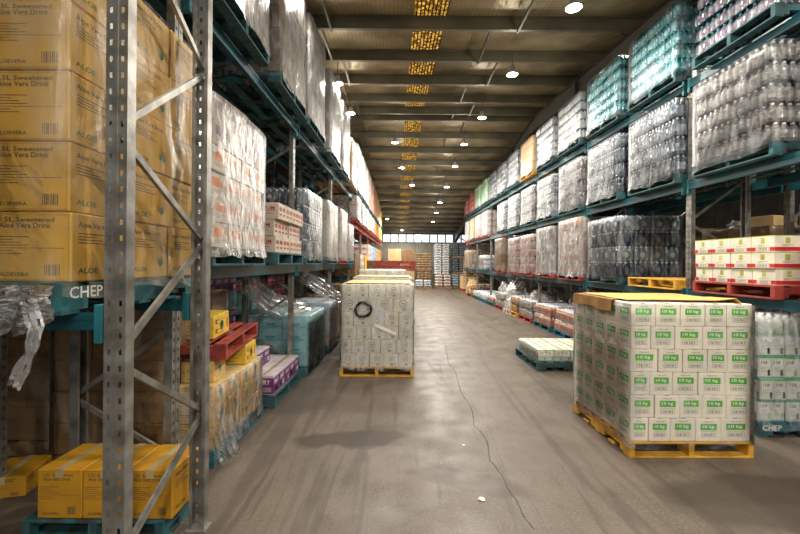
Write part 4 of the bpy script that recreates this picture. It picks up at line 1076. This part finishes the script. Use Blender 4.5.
o = obj('slip_sheet', q.mesh('slip_sheet', [pm('yellow_sheet', '#d6ae66', '#c99f55', 3, .55)]), None, (GX, GY, ztop+.014), (0, 0, .01)); tag(o, 'yellow cardboard sheet lying on top of the green-labelled cartons', 'cardboard sheet')
q = MB(); n = 10
for i in range(n):
    a, b = -.33+.83*i/n, -.33+.83*(i+1)/n; wa, wb = .006*math.sin(i*1.7), .006*math.sin((i+1)*1.7)
    q.face([(-.014+wa, a, 0), (-.014+wb, b, 0), (-.022+wb, b, -.11+.01*math.sin(b*9)), (-.022+wa, a, -.11+.01*math.sin(a*9))]); q.face([(-.014+wa, a, 0), (-.014+wb, b, 0), (.12, b, .004), (.12, a, .004)]); q.face([(-.018+wa, a, 0), (-.026+wa, a, -.11+.01*math.sin(a*9)), (-.026+wb, b, -.11+.01*math.sin(b*9)), (-.018+wb, b, 0)])
o = obj('cardboard_flap', q.mesh('cardboard_flap', [pm('kraft_flap', '#a4793e', '#8b642f', 6, .7)]), None, (GX-.565, GY+.04, ztop+.008), (0, 0, .01)); tag(o, 'brown cardboard strip folded over the left top edge of the green-labelled stack', 'cardboard')

# low teal pallet with one layer of milk cartons
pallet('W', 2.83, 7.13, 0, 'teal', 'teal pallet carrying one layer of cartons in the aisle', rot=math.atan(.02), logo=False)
tt = 0
for i in range(4):
    for j in range(3):
        o = taped('milk_carton_box', 'uht', .262, .35, .185, (2.83-.405+.27*i, 7.13-.34+.36*j, .1462), (0, 0, .02+R.uniform(-.01, .01))); tag(o, f'green-topped white carton, {ORD[j+1]} row back, {ORD[i+1]} from left, low teal pallet', 'box', 'cartons on the low teal pallet')
wrap('W', 2.83, 7.13, .12, 1.10, 1.10, .22, M_FILM_THIN, 'clear wrap over the single carton layer on the low teal pallet', seed=9)

# ---------------------------------------------------------------- aisle: pale carton stacks on the left
zt = aisle_stack(-.345, 6.72, 'white', 6, .212, 5, 5, 'front pale aisle stack', 'off-white ring-printed carton', 'yellow', 'yellow pallet under the pale cartons in the aisle', M_FILM, widths=[(.2, .2, .2, .2, .2), (.15, .17, .23, .22, .23), (.22, .2, .2, .18, .2), (.17, .23, .2, .2, .2), (.24, .24, .24, .28*0+.28), (.2, .18, .24, .2, .18)], seed=12, vis='right')
q = MB(); q.bbox(-.52, .52, -.52, .52, 0, .006, .002); o = obj('slip_sheet', q.mesh('slip_sheet', [pm('pale_yellow_sheet', '#d9b875', '#c7a564', 3, .6)]), None, (-.345, 6.74, zt+.012)); tag(o, 'pale yellow sheet on top of the front pale aisle stack', 'cardboard sheet')
zt = aisle_stack(-.33, 8.15, 'white', 6, .221, 5, 4, 'second pale aisle stack', 'off-white carton', 'yellow', 'yellow pallet under the second pale aisle stack', M_FILM, seed=13, vis='right', join=True)
q = MB(); q.bbox(-.52, .52, -.52, .52, 0, .006, .002); o = obj('slip_sheet', q.mesh('slip_sheet', [MATS['pale_yellow_sheet']]), None, (-.33, 8.15, zt+.012)); tag(o, 'pale yellow sheet on top of the second pale aisle stack', 'cardboard sheet')
zt = aisle_stack(-.40, 9.60, 'white', 6, .240, 4, 4, 'third pale aisle stack', 'off-white carton', 'yellow', 'yellow pallet under the third pale aisle stack', M_FILM_MILK, seed=14, W=1.05, vis='right', join=True)
# black tape loop and torn tape on the front stack
q = MB(); q.tube([(.118*math.cos(a)*(1+.08*math.sin(2*a+.5)), -.02+.006*math.sin(3*a), .108*math.sin(a)*(1+.06*math.cos(3*a))) for a in [2*PI*i/28 for i in range(28)]], .019, 8, closed=True)
for k in range(3): q.tube([(.118*math.cos(a)+.006*k, -.025, .108*math.sin(a)+.008*math.sin(a*4+k)) for a in [2*PI*i/28 for i in range(28)]], .010, 6, closed=True)
o = obj('tape_loop', q.mesh('tape_loop', [pm('black_rubber', '#1a1918', '#0e0e0d', 20, .35)]), None, (-.555, 6.13, 1.035)); tag(o, 'black coiled loop stuck on the front of the pale carton stack', 'tape loop')
q = MB(); q.bar((-.38, 6.128, .80), (-.05, 6.128, .66), .05, .003, up=Vector((0, 1, 0))); 
o = obj('tape_strip', (lambda m_: m_)(q.mesh('tape_strip', [pm('white_tape', '#d9d2c2')])), None); tag(o, 'pale diagonal strip of tape across the front pale carton stack', 'tape')

# red pallets stacked on brown cartons further up the aisle
z = load('W', 11.6, -.74, 0, 'tan', 5, .275, 4, 3, 'tan stack under red pallets', 'tan carton', 'carton', 'bare', detail=False, topvis=False, dep=1.16)
for k in range(2): pallet('W', -.16+.02*k, 12.17, z+.003+k*.147, 'red', f'{"lower" if k == 0 else "upper"} red pallet on top of the tan carton stack up the aisle', sx=1.2, sy=1.16)
load('W', 13.2, -1.1, 0, 'brown', 6, .28, 4, 3, 'dark brown stack behind the red pallets', 'brown carton', 'carton', 'bare', detail=False)

# ---------------------------------------------------------------- left rack goods
load('L', 3.08, 1.50, 1.715, ['orange', 'orange', 'orange', 'orange', 'mauve', 'mauve'], 6, .203, 3, 4, 'first left shelf stack', 'orange-printed carton', 'carton', 'teal', wrapm=film_mat('front_left_film', '#efe9e2', dens=.08, streak=.5, scale=11), jit=.01, wrap_kw=dict(bulge=.03), topvis=False)
load('L', 4.66, 1.50, 1.715, 'redlabel', 3, .196, 3, 4, 'red-labelled left shelf stack', 'kraft carton with red label', 'carton', 'teal', jit=.014, topvis=False)
load('L', 6.0, 1.50, 1.715, 'navy', 4, .255, 3, 4, 'navy bottle stack', 'film-wrapped navy bottle pack', 'pack', 'teal', wrapm=M_FILM, jit=.012)
load('L', 7.66, 1.50, 1.715, 'greywhite', 5, .22, 3, 3, 'fourth left shelf stack', 'grey-white wrapped carton', 'carton', 'teal', wrapm=M_FILM_MILK)
load('L', 9.2, 1.50, 1.715, 'greywhite', 5, .23, 3, 3, 'fifth left shelf stack', 'grey-white wrapped carton', 'carton', 'red', wrapm=M_FILM_MILK, leny=1.05)
load('L', 10.45, 1.50, 1.715, 'greywhite', 4, .235, 3, 3, 'sixth left shelf stack', 'pale wrapped carton', 'carton', 'blue', wrapm=M_FILM_MILK)
# navy packs standing behind the red-labelled cartons
load('L', 5.15, 2.45, 1.715, 'navy', 4, .255, 2, 2, 'rear navy stack', 'dark navy bottle pack', 'pack', 'teal', leny=.75, dep=.8, detail=False)
# top level left
TL = [(2.98, 'taupe', M_FILM, 'teal'), (4.52, 'taupe', M_FILM, 'teal'), (5.85, 'taupe', M_FILM_MILK, 'teal'), (7.55, 'greywhite', M_FILM_MILK, 'teal'), (9.0, 'greywhite', M_FILM_MILK, 'teal'), (10.55, 'tan', M_FILM, 'bare')]
for k, (y0, st, wm, pl) in enumerate(TL):
    load('L', y0, 1.44, 3.77, st, 6, .25 if k < 5 else .19, 3, 3, f'{ORD[k+1]} left top-level stack', {'greywhite': 'grey-white carton', 'taupe': 'taupe carton', 'tan': 'cream carton'}[st], 'carton', pl, wrapm=wm, jit=.008, wrap_kw=dict(bulge=.025))
FT = [(12.15, 'greywhite'), (13.6, 'redwhite'), (15.1, 'greywhite'), (16.6, 'orangecard'), (18.1, 'orangecard'), (19.6, 'orangecard'), (21.2, 'tan'), (22.7, 'tan'), (24.3, 'goldcard')]
for k, (y0, st) in enumerate(FT):
    ds = {'greywhite': 'grey-white carton', 'redwhite': 'red and white carton', 'orangecard': 'orange carton', 'tan': 'tan carton', 'goldcard': 'gold carton'}[st]
    load('L', y0, 1.48, 3.88, st, 4, .34, 2, 3, f'{ORD[k+7]} left top-level stack', ds, 'carton', 'teal', wrapm=M_FILM_MILK if k < 5 else None)
FM = [(12.15, 'redwhite'), (13.6, 'greywhite'), (15.1, 'bluecard'), (16.6, 'greywhite'), (18.1, 'bluecard'), (19.6, 'goldcard'), (21.2, 'orangecard'), (22.7, 'goldcard'), (24.3, 'goldcard')]
for k, (y0, st) in enumerate(FM):
    ds = {'greywhite': 'grey-white carton', 'redwhite': 'red and white carton', 'orangecard': 'orange carton', 'bluecard': 'blue-white carton', 'goldcard': 'gold carton'}[st]
    load('L', y0, 1.48, 2.98, st, 2, .34, 2, 3, f'{ORD[k+1]} left red-beam stack', ds, 'carton', 'red', wrapm=M_FILM_MILK if k < 3 else None)
FB = [(12.15, 'brown'), (13.6, 'redwhite'), (15.1, 'goldcard'), (16.6, 'redwhite'), (18.1, 'bluecard'), (19.6, 'bluecard'), (21.2, 'redwhite'), (22.7, 'goldcard'), (24.3, 'orangecard')]
for k, (y0, st) in enumerate(FB):
    ds = {'redwhite': 'red and white carton', 'orangecard': 'orange carton', 'bluecard': 'blue-white carton', 'goldcard': 'gold carton', 'brown': 'brown carton'}[st]
    load('L', y0, 1.52, 1.17, st, 3 if k < 3 else 5, .24, 3, 3, f'{ORD[k+1]} left low-beam stack', ds, 'carton', 'teal')
    load('L', y0, 1.6, 0, 'brown', 3, .27, 2, 3, f'{ORD[k+7]} left floor stack', 'brown carton', 'carton', 'bare')

# floor level left
load('L', 3.38, 1.62, 0, 'fruitpale', 3, .18, 3, 4, 'wrapped yellow floor stack', 'pale yellow fruit-print carton', 'carton', 'teal', wrapm=M_FILM, jit=.006)
ribbon('L', [(-1.60, 3.42, .42), (-1.55, 3.40, .25), (-1.50, 3.42, .12), (-1.47, 3.45, .03)], .18, M_FILM, 'loose film tail on the near corner of the yellow floor stack', 3)
e = pallet('L', -2.16, 3.95, .895, 'red', 'red pallet lying tilted on yellow cartons over the wrapped floor stack', rot=.10, tilt=(.035, -.015), sx=1.1, sy=1.05)
for k, (x, y, z, w_, d_, h_, lb, st) in enumerate(((-1.95, 3.75, 1.055, .44, .40, .205, 'large yellow fruit-print carton on the tilted red pallet', 'fruit'), (-2.38, 4.12, 1.065, .36, .36, .24, 'yellow carton behind the large one on the tilted pallet', 'fruit'),
        (-2.32, 3.62, 1.05, .26, .26, .32, 'tall yellow carton beside the rear post on the tilted pallet', 'fruit'), (-1.79, 4.28, .689, .28, .36, .195, 'yellow carton tucked under the far end of the red pallet', 'fruit'), (-1.82, 3.62, .689, .28, .30, .18, 'yellow carton under the near end of the red pallet', 'fruitpale'),
        (-2.4, 3.65, .689, .3, .36, .18, 'hidden yellow carton holding up the inner side of the red pallet', 'fruit'), (-2.4, 4.25, .689, .3, .36, .195, 'yellow carton deep under the far inner side of the red pallet', 'fruit'))):
    o = taped('fruit_carton', st, w_, d_, h_, at('L', x, y, z), (.035 if k < 3 else 0, 0, rz('L')+.1)); tag(o, lb, 'box')
# purple boxes
load('L', 4.78, 1.56, 0, 'purple', 1, .235, 4, 5, 'low purple box layer', 'purple and white carton', 'carton', 'teal', jit=.004, topvis=True)
for i in range(2):
    for j in range(3):
        o = taped('purple_carton', 'purple', .27, .22, .22, at('L', -1.98-.28*i, 4.9+.225*j, .1462+.2365), (0, 0, rz('L'))); tag(o, f'purple carton on the low purple layer, {ORD[j+1]} along, {ORD[i+1]} in', 'box', 'second layer of purple cartons')
load('L', 4.78, 2.5, 0, ['teal', 'purple'], 6, .235, 2, 5, 'tall dark purple stack', 'dark teal and purple carton', 'carton', 'teal', dep=.6, topvis=False, detail=False)
load('L', 6.12, 1.50, 0, 'teal', 4, .195, 3, 4, 'wrapped teal floor stack', 'pale teal carton', 'carton', 'teal', wrapm=M_FILM_THIN, wrap_kw=dict(bulge=.02), leny=1.3)
load('L', 6.15, 2.68, 0, ['teal', 'tealred', 'tealred', 'teal'], 6, .22, 2, 4, 'tall teal and red rear stack', 'teal and red carton', 'carton', 'teal', dep=.7, topvis=False, detail=False)
ribbon('L', [(-2.2, 5.6, 1.45), (-2.0, 5.9, 1.15), (-1.8, 6.3, .98), (-1.65, 6.9, .98)], .34, M_FILM_HEAVY, 'bunched clear film swept across the top of the teal floor stack', 6)
load('L', 7.72, 1.46, 0, ['redwhite', 'bluecard'], 4, .205, 3, 4, 'red and white floor stack', 'red-white carton', 'carton', 'teal', wrapm=M_FILM, leny=1.2)
load('L', 7.7, 2.65, 0, 'tealred', 6, .22, 2, 4, 'rear red and teal stack', 'red and teal carton', 'carton', 'teal', dep=.7, topvis=False, detail=False)
ribbon('L', [(-1.95, 7.6, 1.5), (-1.7, 7.9, 1.3), (-1.5, 8.3, 1.1), (-1.42, 8.8, .98)], .3, M_FILM_HEAVY, 'white film sash sloping over the red and white floor stack', 9)
load('L', 9.3, 1.52, 0, 'brown', 4, .2, 3, 3, 'brown floor stack', 'brown carton', 'carton', 'bare', wrapm=M_FILM_THIN)
load('L', 10.75, 1.52, 0, 'brown', 5, .2, 3, 3, 'second brown floor stack', 'brown carton', 'carton', 'bare')

# ---------------------------------------------------------------- near crosswise rack goods
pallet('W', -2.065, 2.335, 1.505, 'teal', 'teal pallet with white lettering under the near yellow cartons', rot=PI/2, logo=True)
HB = .316
for t in range(5):
    for i in range(3):
        for j in range(3):
            if not (i == 2 or j == 0): continue
            o = obj('yellow_carton', carton_mesh('yellow', .378, .376, HB-.003), None, (-1.472-.38*(2-i)-.19+R.uniform(-.012, .012), 1.785+.19+.38*j+R.uniform(-.008, .008), 1.6515+HB*t), (0, 0, R.uniform(-.015, .015)))
            wh = 'near right corner' if (i == 2 and j == 0) else (f'{ORD[j+1]} back on aisle side' if i == 2 else f'{ORD[i+1]} from left on front')
            tag(o, f'large yellow drink carton, {ORD[t+1]} tier, {wh}, near left rack', 'box', 'yellow cartons on the near rack')
wrap('W', -2.042, 2.355, 1.62, 1.165, 1.165, 5*HB+.03, M_FILM_WARM, 'clear film stretched around the near yellow cartons', seed=77, bulge=.02, top=False)
# hanging film under the pallet edge
q = MB(); n = 26; m_ = 14
for i in range(n+1):
    for j in range(m_+1):
        u, v = i/n, j/m_; x = -2.35+.88*u; sag = .10+.16*math.sin(PI*min(1, u*1.05))+(.0 if u < .8 else .05)
        z = 1.66-sag*v*(1+.2*noise.noise((u*6, v*2, 4)))-.02; y = 1.72-.05*math.sin(v*PI)+.03*noise.noise((u*9, v*7, 2))+.02*math.sin(u*30+v*5)
        q.v.append((x+2.35, y-1.72, z-1.66))
for i in range(n):
    for j in range(m_): a = i*(m_+1)+j; q.f.append((a, a+m_+1, a+m_+2, a+1)); q.m.append(0); q.sm.append(True)
o = obj('plastic_film', q.mesh('plastic_film', [film_mat('hanging_film', '#dcd6d2', dens=.10, streak=.75, scale=12, stretch=(1, 1, 2.5))]), None, (-2.35, 1.72, 1.66)); tag(o, 'sagging bunch of clear film hanging below the near teal pallet', 'plastic film')
ribbon('W', [(-1.56, 1.68, 1.58), (-1.52, 1.67, 1.47), (-1.53, 1.66, 1.37), (-1.57, 1.65, 1.27), (-1.60, 1.66, 1.22)], .055, M_FILM_HEAVY, 'twisted tail of film dangling left of the wide near post', 15, folds=2)
# yellow cartons on the floor pallet
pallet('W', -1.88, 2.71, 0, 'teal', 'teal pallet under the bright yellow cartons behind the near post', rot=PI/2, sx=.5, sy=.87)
for i in range(3):
    o = taped('yellow_carton', 'yellowb', .277, .36, .305, (-2.10+.281*i, 2.66, .1462), (0, 0, R.uniform(-.01, .01))); tag(o, f'bright yellow drink carton behind the near post, {("leftmost", "middle", "rightmost")[i]} of three', 'box', 'yellow cartons on the floor by the near post')
o = taped('yellow_carton', 'yellowb', .30, .36, .15, (-2.95, 3.1, .0), (0, 0, .25)); tag(o, 'squashed yellow carton on the floor at the left picture edge', 'box')
load('W', 1.80, -2.66, 3.75, 'greywhite', 4, .25, 3, 3, 'unseen high load over the near yellow cartons', 'grey-white carton', 'carton', 'teal', wrapm=M_FILM, join=True)  # out of view above, added to block lamp light from the goods below
load('W', 1.78, -3.92, 1.505, 'yellow', 5, .315, 3, 3, 'added yellow stack off the left edge', 'yellow carton', 'carton', 'teal', join=True)  # unseen stack, added to keep light off the area under the rack
# dark wrapped stacks deeper in
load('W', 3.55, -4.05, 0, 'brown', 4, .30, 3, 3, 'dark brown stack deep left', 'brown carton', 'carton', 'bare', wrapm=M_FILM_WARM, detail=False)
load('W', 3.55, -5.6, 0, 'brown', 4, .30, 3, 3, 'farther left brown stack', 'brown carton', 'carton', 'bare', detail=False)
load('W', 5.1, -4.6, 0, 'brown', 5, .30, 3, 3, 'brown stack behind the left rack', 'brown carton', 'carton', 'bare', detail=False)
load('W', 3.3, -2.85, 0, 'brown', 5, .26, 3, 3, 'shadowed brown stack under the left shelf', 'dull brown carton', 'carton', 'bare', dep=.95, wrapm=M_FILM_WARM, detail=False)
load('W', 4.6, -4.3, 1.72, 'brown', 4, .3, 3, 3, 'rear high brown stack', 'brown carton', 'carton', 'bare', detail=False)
for k in range(4): frame('L', 2.95, 2.89+S_L*k, 4.05, f'dark upright frame of the rear left row, {ORD[k+1]} from the camera', dep=.74)
for k in range(3):
    for nm, zt_ in (('lower', 1.715), ('upper', 3.77)): beam('L', 2.92, 2.89+S_L*k, 2.89+S_L*(k+1), zt_, f'teal {nm} beam of the rear left row, {ORD[k+1]} bay', conn=False); beam('L', 3.72, 2.89+S_L*k, 2.89+S_L*(k+1), zt_, f'teal {nm} back beam of the rear left row, {ORD[k+1]} bay', conn=False)

# ---------------------------------------------------------------- far end of the hall
def far(xc, y0, w_, style, kind, tiers, th, nf, name, desc, z=0, pal='bare', palet=True, wrapm=None, dep_y=1.1):
    load('W', y0, xc-w_/2, z, style, tiers, th, nf, 3, name, desc, kind, pal, dep=w_, leny=dep_y, detail=False, palet=palet, wrapm=wrapm, topvis=False)
far(-.40, 28.6, .95, 'tan', 'carton', 5, .24, 3, 'far left lower tan stack', 'tan carton'); far(-.40, 28.6, .95, 'tan', 'carton', 5, .25, 3, 'far left upper tan stack', 'tan carton', z=1.36)
far(.62, 28.6, .95, 'brown', 'carton', 5, .24, 3, 'second far lower stack', 'brown carton'); far(.62, 28.6, .95, 'brown', 'carton', 5, .24, 3, 'second far upper stack', 'brown carton', z=1.36)
far(1.72, 28.5, 1.05, 'brown', 'bag', 7, .16, 2, 'far brown sack stack', 'brown sack'); far(1.72, 28.5, 1.05, 'brown', 'bag', 6, .17, 2, 'upper far brown sack stack', 'brown sack', z=1.29)
far(1.6, 27.0, 1.1, 'blue', 'bag', 3, .15, 2, 'low blue sack pile', 'blue-white sack', pal='bare')
far(2.98, 27.4, 1.1, 'pink', 'bag', 4, .2, 2, 'far pale pink stack', 'pale pink sack', pal='bare'); far(2.9, 27.6, 1.05, 'white', 'bag', 13, .165, 2, 'tall far white sack tower', 'white sack', z=.96, palet=False)
far(4.15, 28.0, 1.05, 'blue', 'bag', 5, .17, 2, 'far blue sack stack', 'blue-grey sack', pal='bare'); far(4.15, 28.2, 1.0, 'grey', 'bag', 6, .16, 2, 'far grey middle sack stack', 'grey sack', z=1.02); far(4.15, 28.2, 1.0, 'grey', 'bag', 6, .16, 2, 'far grey upper sack stack', 'grey sack', z=2.14)
far(5.3, 27.6, 1.1, 'brown', 'bag', 6, .17, 2, 'far right brown sack stack', 'brown sack'); far(5.3, 27.6, 1.1, 'white', 'bag', 5, .17, 2, 'far right upper pale stack', 'pale sack', z=1.20)
far(4.45, 25.2, 1.0, 'tan', 'carton', 3, .26, 3, 'tan stack past the right rack end', 'tan carton', pal='red'); far(4.6, 25.2, 1.0, 'brown', 'bag', 7, .16, 2, 'brown sack stack past the right rack end', 'brown sack', z=.93, palet=False)
far(-1.6, 28.2, 1.0, 'brown', 'carton', 4, .25, 3, 'brown stack by the far left wall', 'brown carton')

# ---------------------------------------------------------------- small things on the floor
def scrap(px, py, sx, sy, mat, label, seed):
    X, Y = px_floor(px, py); q = MB(); n = 8; rnd = random.Random(seed)
    ring = [(sx*(.7+.5*rnd.random())*math.cos(2*PI*i/n), sy*(.7+.5*rnd.random())*math.sin(2*PI*i/n), .002+.008*rnd.random()) for i in range(n)]
    for i in range(n): q.face([(0, 0, .012), ring[i], ring[(i+1) % n]], 0, True); q.face([(0, 0, .001), ring[(i+1) % n], ring[i]], 0, True)
    o = obj('paper_scrap', q.mesh('paper_scrap', [mat]), None, (X, Y, .001)); tag(o, label, 'litter')
PW = pm('paper_white', '#e8e6e0')
scrap(484, 499, .028, .03, PW, 'small white paper scrap lying on the bare floor in front', 1)
scrap(465, 445, .015, .015, PW, 'tiny pale chip on the floor beside the crack', 2)
scrap(497, 321, .04, .06, PW, 'white scrap on the aisle floor before the right rack', 3)
